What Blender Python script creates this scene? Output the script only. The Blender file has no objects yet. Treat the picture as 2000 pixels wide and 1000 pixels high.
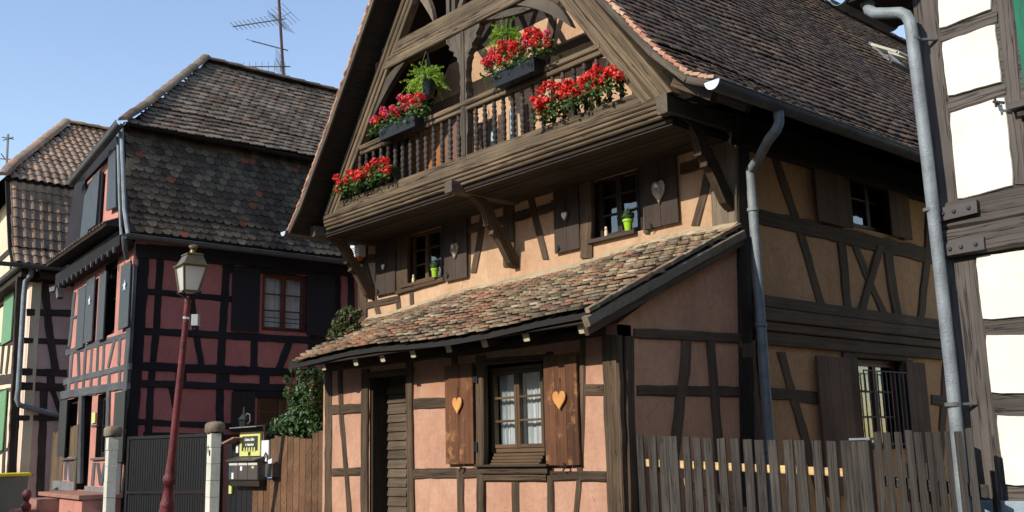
import bpy, math, random
from mathutils import Vector, Matrix
V = Vector
scene = bpy.context.scene
# ------------------------------------------------------------------ camera
FPX = 1973.6
YAW, PITCH, ROLL = math.radians(48.235), math.radians(10.932), math.radians(-1.408)
CAM = V((0, 0, 1.6))
_f = V((-math.sin(YAW)*math.cos(PITCH), math.cos(YAW)*math.cos(PITCH), math.sin(PITCH)))
_r = V((math.cos(YAW), math.sin(YAW), 0)); _u = _r.cross(_f)
_r2 = _r*math.cos(ROLL)+_u*math.sin(ROLL); _u2 = -_r*math.sin(ROLL)+_u*math.cos(ROLL)
cd = bpy.data.cameras.new('camera'); cam = bpy.data.objects.new('camera', cd)
scene.collection.objects.link(cam); scene.camera = cam
cd.sensor_width = 36; cd.lens = FPX/2000*36; cd.clip_end = 2000; cd.clip_start = .05
m = Matrix.Identity(4)
for i in range(3):
    m[i][0], m[i][1], m[i][2], m[i][3] = _r2[i], _u2[i], -_f[i], CAM[i]
cam.matrix_world = m
# ------------------------------------------------------------------ sky, sun, exposure
SUN = V((-.07, -1.0, .57)).normalized()          # towards the sun
elev = math.asin(SUN.z)
w = bpy.data.worlds.new('World'); scene.world = w; w.use_nodes = True
nt = w.node_tree; bg = nt.nodes['Background']
sk = nt.nodes.new('ShaderNodeTexSky'); sk.sky_type = 'NISHITA'; sk.sun_disc = False
sk.sun_elevation = elev; sk.sun_rotation = math.atan2(SUN.x, SUN.y)
sk.air_density = 1.3; sk.dust_density = 0.3; sk.ozone_density = 1.2
hs = nt.nodes.new('ShaderNodeHueSaturation'); hs.inputs['Saturation'].default_value = 1.02; hs.inputs['Value'].default_value = 1.15; hs.inputs['Hue'].default_value = .512
nt.links.new(sk.outputs[0], hs.inputs['Color']); nt.links.new(hs.outputs[0], bg.inputs[0]); bg.inputs[1].default_value = 0.15
sl = bpy.data.lights.new('sun', 'SUN'); sl.energy = 3.7; sl.angle = math.radians(.5); sl.color = (1, .93, .82)
so = bpy.data.objects.new('sun', sl); scene.collection.objects.link(so)
so.rotation_euler = (-SUN).to_track_quat('-Z', 'Y').to_euler(); so.location = SUN*60
vs = scene.view_settings; vs.view_transform = 'Standard'; vs.look = 'None'; vs.gamma = 1; vs.use_curve_mapping = False
vs.exposure = 0.42
# ------------------------------------------------------------------ geometry helpers
rng = random.Random(7)
WM = {}
def ray(x, y): return _f*FPX+_r2*(x-1000)-_u2*(y-500)
def proj(p):
    v = p-CAM; z = v.dot(_f)
    return (1000+FPX*v.dot(_r2)/z, 500-FPX*v.dot(_u2)/z, z)
class Fr:
    """a wall plane: u along it, v = height, w = outward"""
    def __init__(s, o, ax, n): s.o = V(o); s.ax = V(ax).normalized(); s.n = V(n).normalized()
    def P(s, u, v, w=0): return s.o+s.ax*u+V((0, 0, v))+s.n*w
    def un(s, x, y, w=0):
        d = ray(x, y); o = s.o+s.n*w
        t = (o-CAM).dot(s.n)/d.dot(s.n); p = CAM+d*t-s.o
        return p.dot(s.ax)/1.0, p.z
FL = Fr((0, 7.205, 0), (1, 0, 0), (0, -1, 0))      # lean-to front
FM = Fr((0, 9.268, 0), (1, 0, 0), (0, -1, 0))      # main facade
FB = Fr((0, 8.2, 0), (1, 0, 0), (0, -1, 0))        # balcony front
XR = -6.575
FS = Fr((XR, 0, 0), (0, 1, 0), (1, 0, 0))          # right side of main house
FW = Fr((0, 6.9, 0), (1, 0, 0), (0, -1, 0))        # white house front
FRF = Fr((-17.06, 6.5, 0), (.993, -.118, 0), (-.118, -.993, 0))   # red house front (u<0 to the left)
FRS = Fr((-17.06, 6.5, 0), (0, 1, 0), (1, 0, 0))   # red house side
FFS = Fr((-24.4, 7.0, 0), (-.1, .995, 0), (.995, .1, 0))   # far house side
FFF = Fr((-24.4, 7.0, 0), (.995, -.1, 0), (-.1, -.995, 0))
class MB:
    def __init__(s): s.v = []; s.f = []; s.uv = []; s.mi = []; s.rnd = []; s.m = 0; s.useR = False
    def face(s, idx, uvs=None):
        s.f.append(tuple(idx)); s.mi.append(s.m)
        s.uv += uvs if uvs else [(s.v[i][0]+s.v[i][1], s.v[i][2]) for i in idx]
    def poly(s, pts):
        b = len(s.v); s.v += [tuple(p) for p in pts]; s.face(range(b, b+len(pts)))
    def loft(s, rings, cap=True, closed=True, u0=0.0):
        b = len(s.v); n = len(rings[0]); L = u0
        per = [0.0]
        for j in range(n): per.append(per[-1]+(V(rings[0][(j+1) % n])-V(rings[0][j])).length)
        us = []
        for i, r in enumerate(rings):
            if i: L += (sum((V(p) for p in r), V((0, 0, 0)))/n-sum((V(p) for p in rings[i-1]), V((0, 0, 0)))/n).length
            us.append(L); s.v += [tuple(p) for p in r]
        for i in range(len(rings)-1):
            for j in range(n if closed else n-1):
                a = b+i*n+j; c = b+i*n+(j+1) % n
                s.face((a, c, c+n, a+n), [(us[i], per[j]), (us[i], per[j+1]), (us[i+1], per[j+1]), (us[i+1], per[j])])
        if cap and closed:
            s.face([b+j for j in range(n)][::-1], [(us[0]+.1*rng.random(), per[j]) for j in range(n)][::-1])
            e = b+(len(rings)-1)*n
            s.face([e+j for j in range(n)], [(us[-1], per[j]) for j in range(n)])
        return s
    def bar(s, p0, p1, w, h, up=V((0, 0, 1)), ch=.004, wob=0, seg=.3):
        """rectangular bar between two points; w sideways, h along up"""
        p0 = V(p0); p1 = V(p1); d = (p1-p0); L = d.length; d.normalize()
        sd = d.cross(up)
        if sd.length < 1e-4: sd = d.cross(V((1, 0, 0)))
        sd.normalize(); u = sd.cross(d)
        n = max(1, int(L/seg)) if wob else 1
        a, b = w/2, h/2; ch = min(ch, a*.6, b*.6)
        rs = []
        for i in range(n+1):
            c = p0+d*(L*i/n); k = [1+wob*rng.uniform(-1, 1) for _ in range(4)]
            o = [(-a*k[0], -b+ch), (-a*k[0]+ch, -b*k[1]), (a*k[2]-ch, -b*k[1]), (a*k[2], -b+ch),
                 (a*k[2], b-ch), (a*k[2]-ch, b*k[3]), (-a*k[0]+ch, b*k[3]), (-a*k[0], b-ch)]
            rs.append([c+sd*x+u*y for x, y in o])
        return s.loft(rs, u0=rng.random()*9)
    def box(s, x0, x1, y0, y1, z0, z1):
        d = (x1-x0, y1-y0, z1-z0); c = V(((x0+x1)/2, (y0+y1)/2, (z0+z1)/2))
        k = max(range(3), key=lambda i: d[i]); e = V((0, 0, 0)); e[k] = d[k]/2
        if k == 2: return s.bar(c-e, c+e, d[0], d[1], V((0, 1, 0)))
        return s.bar(c-e, c+e, d[1-k], d[2])
    def boxF(s, F, u0, u1, v0, v1, w0, w1, ch=.003):
        if v1-v0 > u1-u0:
            return s.bar(F.P((u0+u1)/2, v0, (w0+w1)/2), F.P((u0+u1)/2, v1, (w0+w1)/2), abs(u1-u0), abs(w1-w0), F.n, ch)
        return s.bar(F.P(u0, (v0+v1)/2, (w0+w1)/2), F.P(u1, (v0+v1)/2, (w0+w1)/2), abs(v1-v0), abs(w1-w0), F.n, ch)
    def ringF(s, F, u0, u1, v0, v1, t, w0, w1):
        s.boxF(F, u0, u0+t, v0, v1, w0, w1); s.boxF(F, u1-t, u1, v0, v1, w0, w1)
        s.boxF(F, u0+t, u1-t, v0, v0+t, w0, w1-.002); s.boxF(F, u0+t, u1-t, v1-t, v1, w0, w1-.002)
    def tube(s, pts, r, n=10, cap=True):
        pts = [V(p) for p in pts]; rs = []; side = None
        for i, p in enumerate(pts):
            d = (pts[min(i+1, len(pts)-1)]-pts[max(i-1, 0)]).normalized()
            if side is None:
                side = d.cross(V((0, 0, 1)))
                if side.length < .05: side = d.cross(V((1, 0, 0)))
            side = (side-d*side.dot(d)).normalized(); up = side.cross(d)
            rr = r[i] if isinstance(r, (list, tuple)) else r
            rs.append([p+side*math.cos(a)*rr+up*math.sin(a)*rr for a in [2*math.pi*j/n for j in range(n)]])
        return s.loft(rs, cap)
    def lathe(s, prof, base=(0, 0, 0), n=14, axis=None):
        b = V(base); ax = V(axis).normalized() if axis else V((0, 0, 1))
        e1 = ax.orthogonal().normalized(); e2 = ax.cross(e1)
        return s.loft([[b+ax*z+(e1*math.cos(t)+e2*math.sin(t))*max(r, 1e-4) for t in [2*math.pi*j/n for j in range(n)]] for r, z in prof])
    def ext(s, F, uv, w0, w1):
        """outline in (u,v) of a wall plane, extruded from w0 to w1"""
        return s.loft([[F.P(a, b, w0) for a, b in uv], [F.P(a, b, w1) for a, b in uv]])
    def add(s, other, M, r=None):
        b = len(s.v); s.v += [tuple(M @ V(p)) for p in other.v]
        s.f += [tuple(i+b for i in f) for f in other.f]; s.mi += other.mi; s.uv += other.uv
        if r is not None: s.useR = True; s.rnd += [r]*len(other.v)
    def mesh(s, name, mats, smooth=False):
        me = bpy.data.meshes.new(name); me.from_pydata(s.v, [], s.f)
        for mm in (mats if isinstance(mats, (list, tuple)) else [mats]): me.materials.append(mm)
        if len(me.materials) > 1: me.polygons.foreach_set('material_index', s.mi)
        if len(me.loops) == len(s.uv):
            l = me.uv_layers.new(name='UVMap'); l.data.foreach_set('uv', [c for p in s.uv for c in p])
        if s.useR:
            a = me.attributes.new('rnd', 'FLOAT', 'POINT'); a.data.foreach_set('value', s.rnd)
        if smooth:
            me.polygons.foreach_set('use_smooth', [True]*len(me.polygons))
            try: me.set_sharp_from_angle(angle=math.radians(38))
            except Exception: pass
        me.update(); return me
def put(o, parent=None, M=None):
    scene.collection.objects.link(o)
    M = M or Matrix.Identity(4)
    if parent is not None:
        o.parent = parent; o.matrix_parent_inverse = WM[parent.name].inverted()
    o.matrix_basis = M; WM[o.name] = M
    return o
def part(name, mb, mats, parent, smooth=False, label=None, kind=None):
    o = bpy.data.objects.new(name, mb.mesh(name, mats, smooth) if isinstance(mb, MB) else mb); put(o, parent)
    if label: o['label'] = label
    if kind: o['kind'] = kind
    return o
def inst(name, me, parent, M):
    return put(bpy.data.objects.new(name, me), parent, M)
def tag(o, label, cat, group=None):
    o['label'] = label; o['category'] = cat
    if group: o['group'] = group
def thing(name, loc, label, cat, group=None):
    o = bpy.data.objects.new(name, None); o.empty_display_size = .2
    put(o, None, Matrix.Translation(V(loc))); tag(o, label, cat, group); return o
def single(name, mb, mats, loc, label, cat, group=None, smooth=False):
    L = V(loc); mb.v = [tuple(V(p)-L) for p in mb.v]
    o = bpy.data.objects.new(name, mb.mesh(name, mats, smooth)); put(o, None, Matrix.Translation(L)); tag(o, label, cat, group); return o
def struct(name, mb, mats, smooth=False):
    o = part(name, mb, mats, None, smooth); o['kind'] = 'structure'; return o
# ------------------------------------------------------------------ materials
class NG:
    def __init__(s, name, rough=.8, spec=.3, metal=0):
        s.m = bpy.data.materials.new(name); s.m.use_nodes = True; s.t = s.m.node_tree
        s.b = s.t.nodes['Principled BSDF']; s.b.inputs['Roughness'].default_value = rough
        s.b.inputs['Specular IOR Level'].default_value = spec; s.b.inputs['Metallic'].default_value = metal
    def n(s, ty, **k):
        x = s.t.nodes.new(ty)
        for a, b in k.items():
            if a.startswith('i_'):
                key = a[2:]; key = int(key) if key.isdigit() else key
                if hasattr(b, 'is_output') or hasattr(b, 'links'): s.t.links.new(b, x.inputs[key])
                else: x.inputs[key].default_value = b
            else: setattr(x, a, b)
        return x
    def ramp(s, fac, stops, interp='LINEAR'):
        x = s.t.nodes.new('ShaderNodeValToRGB'); s.t.links.new(fac, x.inputs[0]); x.color_ramp.interpolation = interp
        e = x.color_ramp.elements
        while len(e) < len(stops): e.new(.5)
        for q, (p, c) in zip(e, stops): q.position = p; q.color = (c, c, c, 1) if isinstance(c, (int, float)) else (*c[:3], 1)
        return x.outputs[0]
    def mix(s, fac, a, b, mode='MIX'):
        x = s.t.nodes.new('ShaderNodeMix'); x.data_type = 'RGBA'; x.blend_type = mode
        for i, val in ((0, fac), (6, a), (7, b)):
            if hasattr(val, 'links'): s.t.links.new(val, x.inputs[i])
            else: x.inputs[i].default_value = val if i == 0 else (*val[:3], 1)
        return x.outputs[2]
    def noise(s, vec, sc, det=4, rough=.6):
        x = s.n('ShaderNodeTexNoise'); s.t.links.new(vec, x.inputs['Vector'])
        x.inputs['Scale'].default_value = sc; x.inputs['Detail'].default_value = det; x.inputs['Roughness'].default_value = rough
        return x.outputs['Fac']
    def bump(s, h, dist, st=1.0):
        x = s.n('ShaderNodeBump'); x.inputs['Distance'].default_value = dist; x.inputs['Strength'].default_value = st
        s.t.links.new(h, x.inputs['Height']); s.t.links.new(x.outputs[0], s.b.inputs['Normal'])
    def col(s, c): s.t.links.new(c, s.b.inputs['Base Color'])
def mul(c, k): return tuple(min(1, a*k) for a in c)
def wood(name, c, k0=.45, k1=1.5, gs=(1.2, 34), bump=.006, rough=.8, crack=.5, stain=None):
    g = NG(name, rough, .25); uv = g.n('ShaderNodeUVMap').outputs[0]
    oi = g.n('ShaderNodeObjectInfo')
    off = g.n('ShaderNodeVectorMath', operation='SCALE', i_0=(7.3, 3.1, 5.7), i_3=oi.outputs['Random']).outputs[0]
    ad = g.n('ShaderNodeVectorMath', operation='ADD', i_0=uv, i_1=off).outputs[0]
    mp = g.n('ShaderNodeMapping', i_0=ad, i_3=(gs[0], gs[1], 1)).outputs[0]
    n1 = g.noise(mp, 1.0, 7, .65)
    mp2 = g.n('ShaderNodeMapping', i_0=ad, i_3=(gs[0]*.45, gs[1]*.55, 1)).outputs[0]
    n2 = g.noise(mp2, 1.7, 3, .5)
    col = g.ramp(n1, [(.25, mul(c, k0)), (.5, c), (.78, mul(c, k1))])
    cr = g.ramp(n2, [(.485, 1), (.5, 1-crack), (.515, 1)])
    col = g.mix(1, col, cr, 'MULTIPLY')
    big = g.noise(g.n('ShaderNodeTexCoord').outputs['Object'], 1.3, 3)
    col = g.mix(1, col, g.ramp(big, [(.3, .72), (.7, 1.25)]), 'MULTIPLY')
    var = g.ramp(oi.outputs['Random'], [(0, .78), (1, 1.2)]); col = g.mix(1, col, var, 'MULTIPLY')
    if stain:
        st = g.ramp(g.noise(ad, 3.5, 6, .7), [(.54, 0), (.66, 1)]); col = g.mix(st, col, stain)
    g.col(col)
    h = g.mix(.6, g.ramp(n1, [(0, 0), (1, 1)]), cr)
    g.bump(h, bump); return g.m
def plaster(name, c, c2=None, sc=1.0, rough=.92, streak=.12, st=.55, crack=.8):
    g = NG(name, rough, .15); oc = g.n('ShaderNodeTexCoord').outputs['Object']
    a = g.noise(oc, 1.1*sc, 6, .62); b = g.noise(oc, 14*sc, 5, .7); d = g.noise(oc, 90, 3)
    col = g.mix(g.ramp(a, [(.35, 0), (.65, 1)]), mul(c, .86), c2 or mul(c, 1.12))
    col = g.mix(1, col, g.ramp(b, [(.3, 1-streak), (.7, 1+streak*.8)]), 'MULTIPLY')
    sp = g.ramp(g.noise(oc, 2.6, 7, .72), [(.6, 0), (.72, st)]); col = g.mix(sp, col, mul(c2 or c, 1.3))
    dn = g.n('ShaderNodeTexNoise', i_Scale=5.0, i_Detail=4.0); g.t.links.new(oc, dn.inputs['Vector'])
    dv = g.n('ShaderNodeVectorMath', operation='MULTIPLY_ADD', i_0=dn.outputs['Color'], i_1=(.22, .22, .22), i_2=oc).outputs[0]
    vo = g.n('ShaderNodeTexVoronoi', feature='DISTANCE_TO_EDGE', i_Scale=1.5); g.t.links.new(dv, vo.inputs['Vector'])
    ck = g.ramp(vo.outputs['Distance'], [(0, .55), (.006, 1)]); msk = g.ramp(g.noise(oc, 1.7, 2), [(.50, 0), (.58, crack)])
    col = g.mix(msk, col, g.mix(1, col, ck, 'MULTIPLY'))
    dirt = g.ramp(g.noise(g.n('ShaderNodeMapping', i_0=oc, i_3=(3.2, 3.2, .7)).outputs[0], 1.6, 6, .7), [(.52, 1), (.72, 1-streak*1.6)]); col = g.mix(1, col, dirt, 'MULTIPLY')
    g.col(col); g.bump(g.mix(.5, b, d), .012, .8); return g.m
def paint(name, c, rough=.6, var=.15, metal=0, spec=.35, bump=.001):
    g = NG(name, rough, spec, metal); oc = g.n('ShaderNodeTexCoord').outputs['Object']
    a = g.noise(oc, 5, 6, .65)
    g.col(g.ramp(a, [(.3, mul(c, 1-var)), (.7, mul(c, 1+var))])); g.bump(g.noise(oc, 60, 3), bump); return g.m
def tilemat(name, stops, patch=None, moss=.0, calm=.3, mossc=(.10, .10, .04), rough=.85):
    g = NG(name, rough, .2); oi = g.n('ShaderNodeObjectInfo'); at = g.n('ShaderNodeAttribute', attribute_name='rnd')
    geo = g.n('ShaderNodeNewGeometry').outputs['Position']
    fr = g.n('ShaderNodeMath', operation='FRACT', i_0=g.n('ShaderNodeMath', operation='ADD', i_0=oi.outputs['Random'], i_1=at.outputs['Fac']).outputs[0]).outputs[0]
    base = g.ramp(fr, stops, 'CONSTANT')
    n = g.noise(geo, 30, 5, .7)
    base = g.mix(calm, base, stops[0][1])
    base = g.mix(1, base, g.ramp(n, [(.3, .6), (.7, 1.3)]), 'MULTIPLY')
    pn = g.noise(geo, .9, 4, .6)
    if patch:
        fr2 = g.n('ShaderNodeMath', operation='FRACT', i_0=g.n('ShaderNodeMath', operation='MULTIPLY', i_0=fr, i_1=7.31).outputs[0]).outputs[0]
        alt = g.ramp(fr2, patch, 'CONSTANT'); base = g.mix(g.ramp(pn, [(.52, 0), (.60, .7)]), base, alt)
    if moss:
        ms = g.ramp(g.noise(geo, 5, 6, .75), [(.62-moss*.2, 0), (.70-moss*.2, .9)]); base = g.mix(ms, base, mossc)
    base = g.mix(1, base, g.ramp(g.noise(geo, 1.6, 6, .68), [(.3, .60), (.5, 1.0), (.72, 1.35)]), 'MULTIPLY')
    g.col(base); g.bump(g.noise(geo, 55, 5, .7), .006, .8); return g.m
M = {}
M['timber'] = wood('weathered timber', (.084, .056, .034), bump=.010, k0=.35, k1=1.7, crack=.65)
M['timber_dark'] = wood('dark timber', (.034, .025, .018), bump=.006, crack=.3)
M['timber_side'] = wood('dark brown side timber', (.105, .068, .043), bump=.006, crack=.35)
M['beam'] = wood('silvered oak', (.145, .104, .063), gs=(.7, 26), bump=.018, crack=.85, k0=.30, k1=1.8)
M['balcony'] = wood('grey brown oak', (.095, .075, .055), bump=.008, crack=.6)
M['baluster'] = wood('dark turned oak', (.062, .050, .042), bump=.003)
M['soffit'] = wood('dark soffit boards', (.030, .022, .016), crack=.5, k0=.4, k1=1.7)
M['shutter_up'] = wood('brown shutter board', (.062, .044, .034), gs=(1, 24), bump=.003, crack=.25, k0=.75, k1=1.25)
M['shutter_low'] = wood('flaking varnished shutter board', (.115, .048, .022), gs=(1, 26), bump=.003, crack=.35, k0=.45, k1=1.6, rough=.6, stain=(.34, .17, .065))
M['shutter_side'] = wood('plain brown shutter board', (.135, .080, .055), gs=(1, 20), bump=.002, crack=.1, k0=.8, k1=1.2)
M['frame'] = wood('brown window frame', (.12, .075, .042), gs=(1, 40), bump=.001, crack=.15, rough=.5, k0=.7, k1=1.3)
M['frame_dark'] = wood('dark window frame', (.045, .032, .025), gs=(1, 40), bump=.001, crack=.1, rough=.5)
M['frame_red'] = wood('red brown window frame', (.17, .055, .035), gs=(1, 40), bump=.001, crack=.1, rough=.5)
M['door'] = wood('grey brown door boards', (.110, .080, .054), gs=(1, 26), bump=.003, crack=.4)
M['orange_door'] = wood('orange stained wood', (.33, .13, .045), gs=(1, 26), bump=.002, crack=.4)
M['plaster_front'] = plaster('salmon plaster', (.47, .245, .155), (.53, .31, .215))
M['plaster_main'] = plaster('peach plaster', (.52, .32, .19), (.56, .37, .235), st=.2)
M['plaster_side'] = plaster('dusty pink plaster', (.66, .34, .20), st=.15)
M['plaster_sidem'] = plaster('ochre plaster', (.63, .36, .185), st=.1)
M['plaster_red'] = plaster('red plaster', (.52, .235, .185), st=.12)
M['plaster_redshade'] = plaster('shade darkened red plaster', (.42, .15, .13), st=.08)  # the house's red plaster, darkened to put the side wall's shade into its colour
M['plaster_white'] = plaster('ivory plaster', (.80, .77, .65), st=.0, streak=.05)
M['plaster_pinkgrey'] = plaster('pale mauve plaster', (.62, .42, .38), st=.0, streak=.04)
M['plaster_cream'] = plaster('cream plaster', (.72, .60, .42), st=0, streak=.05)
M['mortar'] = plaster('lime mortar', (.42, .34, .22), st=.3, streak=.3, sc=3)
M['verge'] = tilemat('verge mortar and tile edge', [(0, (.46, .23, .15)), (.3, (.50, .29, .20)), (.55, (.36, .17, .11)), (.8, (.46, .33, .23))])
M['blue_black'] = wood('blue black painted timber', (.017, .015, .017), bump=.002, crack=.2, k0=.7, k1=1.3)
M['blue_grey'] = wood('slate grey painted timber', (.085, .088, .092), bump=.003, crack=.3, k0=.7, k1=1.3)
M['shutter_grey'] = paint('slate grey shutter paint', (.050, .058, .066), .55)
M['shutter_black'] = paint('black blue shutter paint', (.014, .013, .016), .5)
M['timber_white'] = wood('grey brown painted timber', (.100, .084, .074), gs=(1.0, 22), bump=.016, crack=.6, k0=.6, k1=1.25)
M['timber_far'] = wood('brown painted far timber', (.055, .038, .032), bump=.004, crack=.2)
M['zinc'] = paint('zinc gutter', (.21, .235, .245), .6, .3, .15, bump=.006)
M['zinc_dark'] = paint('old zinc', (.115, .12, .12), .6, .25, .15)
M['grey_box'] = paint('grey plastic', (.38, .40, .38), .5, .08)
M['zinc_light'] = paint('bright galvanised steel', (.72, .78, .82), .35, .05, .5)
M['iron'] = paint('black iron', (.02, .02, .022), .5)
M['strap'] = paint('painted iron strap', (.070, .062, .058), .6)
M['lampred'] = paint('dark red lamp paint', (.15, .022, .024), .42, .45, 0, .5, .012)
M['brass'] = paint('aged brass', (.20, .16, .085), .4, .25, .6)
M['plastic_black'] = paint('black plastic', (.018, .02, .024), .35, .1)
M['white'] = paint('white paint', (.80, .80, .78), .5, .04)
M['paper'] = paint('paper', (.70, .74, .70), .7, .05)
M['orange'] = paint('orange lens', (.75, .16, .03), .4, .1)
M['green_pot'] = paint('lime green pot', (.30, .52, .03), .35, .08)
M['cactus'] = paint('cactus green', (.035, .085, .03), .7, .4, bump=.01)
M['cream_fig'] = paint('cream figurine', (.65, .52, .33), .6, .1)
M['heart'] = wood('carved heart wood', (.72, .34, .10), gs=(2, 30), bump=.001, crack=.15, k0=.75, k1=1.2, rough=.5)
M['wicker'] = paint('wicker', (.42, .36, .28), .8, .4, bump=.01)
M['green_shutter'] = wood('green shutter board', (.025, .17, .105), gs=(1, 14), bump=.002, crack=.2, k0=.85, k1=1.15)
M['green_far'] = paint('pale green shutter paint', (.10, .26, .12), .5)
M['picket'] = wood('weathered picket', (.056, .049, .042), gs=(1.2, 40), bump=.008, crack=.7, k0=.4, k1=1.8)
M['picket_new'] = wood('fresh pine rail', (.62, .40, .18), gs=(1, 20), bump=.001, crack=.1)
M['fence_brown'] = wood('brown fence board', (.125, .066, .034), gs=(1, 30), bump=.003, crack=.3)
M['fence_old'] = wood('old plank', (.125, .085, .050), gs=(1, 20), bump=.004, crack=.4)
M['gate'] = paint('anthracite gate steel', (.012, .012, .014), .45)
M['stone'] = plaster('weathered sandstone', (.30, .24, .17), (.22, .18, .13), 6, streak=.35, st=.1)
M['block'] = plaster('pale dressed block', (.66, .65, .54), (.72, .71, .60), 2, streak=.1, st=0)
M['pink_stone'] = plaster('red sandstone', (.40, .19, .14), (.34, .20, .15), 4, streak=.25, st=.05)
M['cement'] = plaster('grey cement plinth', (.20, .20, .20), None, 3, streak=.2, st=.1)
M['bluecement'] = plaster('blue grey plinth', (.30, .37, .42), None, 3, streak=.15, st=0)
M['asphalt'] = plaster('asphalt', (.06, .056, .05), None, 6, streak=.3, st=0)
M['paving'] = plaster('paving', (.30, .25, .18), None, 6, streak=.3, st=.1)
M['yellow'] = paint('yellow plastic lid', (.75, .60, .03), .4, .05)
M['bin'] = paint('grey green bin plastic', (.16, .19, .16), .5, .1)
M['bincream'] = paint('pale bin plastic', (.42, .46, .32), .5, .1)
M['signyellow'] = paint('yellow sign face', (.60, .60, .20), .5, .08)
M['signblack'] = paint('dark sign field', (.035, .04, .02), .6, .2)
M['mailbox'] = paint('dark brown mailbox metal', (.075, .064, .058), .45, .1)
M['mailgrey'] = paint('pale mailbox label', (.55, .55, .50), .5)
M['bluebadge'] = paint('navy badge', (.02, .06, .14), .4)
M['alu'] = paint('antenna aluminium', (.20, .19, .18), .4, .2, .6)
M['rust'] = paint('rusty mast', (.075, .042, .032), .7, .3)
M['curtain'] = paint('sheer white curtain', (.52, .57, .57), .9, .12)
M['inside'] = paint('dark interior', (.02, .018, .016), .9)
g = NG('window glass', .03, .5); g.b.inputs['Base Color'].default_value = (.01, .012, .014, 1)
tr = g.n('ShaderNodeBsdfTransparent'); gl = g.n('ShaderNodeBsdfGlossy', i_Roughness=.02)
gi = g.n('ShaderNodeNewGeometry'); dt = g.n('ShaderNodeVectorMath', operation='DOT_PRODUCT', i_0=gi.outputs['Incoming'], i_1=gi.outputs['Normal']).outputs['Value']
ab = g.n('ShaderNodeMath', operation='ABSOLUTE', i_0=dt).outputs[0]; om = g.n('ShaderNodeMath', operation='SUBTRACT', i_0=1.0, i_1=ab).outputs[0]
p5 = g.n('ShaderNodeMath', operation='POWER', i_0=om, i_1=4.0).outputs[0]; fz = g.n('ShaderNodeMath', operation='MULTIPLY_ADD', i_0=p5, i_1=.8, i_2=.16); mx = g.n('ShaderNodeMixShader')
gb = g.n('ShaderNodeBump', i_Strength=.25, i_Distance=.004); g.t.links.new(g.noise(g.n('ShaderNodeTexCoord').outputs['Object'], 3.5, 2), gb.inputs['Height']); g.t.links.new(gb.outputs[0], gl.inputs['Normal'])
g.t.links.new(fz.outputs[0], mx.inputs[0]); g.t.links.new(tr.outputs[0], mx.inputs[1]); g.t.links.new(gl.outputs[0], mx.inputs[2])
g.t.links.new(mx.outputs[0], g.t.nodes['Material Output'].inputs[0]); M['glass'] = g.m
g = NG('opal lantern glass', .25, .5); g.b.inputs['Base Color'].default_value = (.84, .85, .80, 1)
tl = g.n('ShaderNodeBsdfTranslucent', i_0=(.96, .96, .92, 1)); mx = g.n('ShaderNodeMixShader', i_0=.4); g.t.links.new(g.b.outputs[0], mx.inputs[1]); g.t.links.new(tl.outputs[0], mx.inputs[2]); g.t.links.new(mx.outputs[0], g.t.nodes['Material Output'].inputs[0])
M['opal'] = g.m
def leafmat(name, stops, trans=.35, rough=.5):
    g = NG(name, rough, .35); at = g.n('ShaderNodeAttribute', attribute_name='rnd'); oi = g.n('ShaderNodeObjectInfo')
    fr = g.n('ShaderNodeMath', operation='FRACT', i_0=g.n('ShaderNodeMath', operation='ADD', i_0=oi.outputs['Random'], i_1=at.outputs['Fac']).outputs[0]).outputs[0]
    c = g.ramp(fr, stops); g.col(c)
    t = g.n('ShaderNodeBsdfTranslucent'); g.t.links.new(c, t.inputs[0]); mx = g.n('ShaderNodeMixShader', i_0=trans)
    g.t.links.new(g.b.outputs[0], mx.inputs[1]); g.t.links.new(t.outputs[0], mx.inputs[2])
    g.t.links.new(mx.outputs[0], g.t.nodes['Material Output'].inputs[0]); return g.m
M['leaf'] = leafmat('geranium leaf', [(0, (.035, .085, .018)), (.6, (.07, .15, .03)), (1, (.14, .22, .06))])
M['bloom_red'] = leafmat('scarlet petals', [(0, (.45, .008, .008)), (.7, (.85, .03, .02)), (1, (.95, .16, .10))], .25)
M['bloom_pink'] = leafmat('pink petals', [(0, (.62, .02, .07)), (1, (.90, .10, .18))], .25)
M['fern'] = leafmat('fern green', [(0, (.16, .30, .02)), (.5, (.32, .50, .05)), (1, (.50, .66, .12))], .4)
M['shrub'] = leafmat('shrub leaf', [(0, (.018, .050, .014)), (.6, (.045, .105, .028)), (1, (.13, .19, .06))], .25, .35)
M['vine'] = leafmat('vine leaf', [(0, (.035, .060, .018)), (.6, (.08, .11, .03)), (1, (.16, .09, .04))], .3)
M['stem'] = paint('stem bark', (.05, .035, .02), .9, .3)
grey, char, buff, orng, brick, brwn = (.19, .145, .10), (.10, .076, .056), (.37, .29, .18), (.42, .19, .09), (.30, .13, .08), (.25, .175, .115)
M['tile_lean'] = tilemat('old beavertail tiles', [(0, grey), (.14, brwn), (.26, buff), (.40, (.27, .22, .16)), (.52, char), (.62, (.32, .235, .15)), (.74, (.33, .17, .12)), (.84, (.23, .18, .125)), (.93, (.44, .37, .26))],
                        [(0, brick), (.2, orng), (.4, brwn), (.55, (.38, .16, .10)), (.75, grey)], .45, .12, (.11, .10, .045))
M['tile_main'] = tilemat('dark beavertail tiles', [(0, (.080, .056, .042)), (.2, (.11, .080, .058)), (.4, (.062, .046, .037)), (.6, (.14, .10, .07)), (.75, (.095, .058, .042)), (.88, (.16, .12, .09)), (.965, (.16, .08, .05))],
                        [(0, (.10, .06, .05)), (.5, (.12, .09, .06)), (.8, (.17, .12, .08))], .12, .3, (.11, .10, .04))
M['tile_redup'] = tilemat('mossy brown tiles', [(0, (.15, .115, .085)), (.25, (.20, .155, .115)), (.5, (.10, .080, .060)), (.65, (.25, .195, .145)), (.85, (.15, .095, .068)), (.975, (.28, .13, .08))], None, .1)
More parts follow.
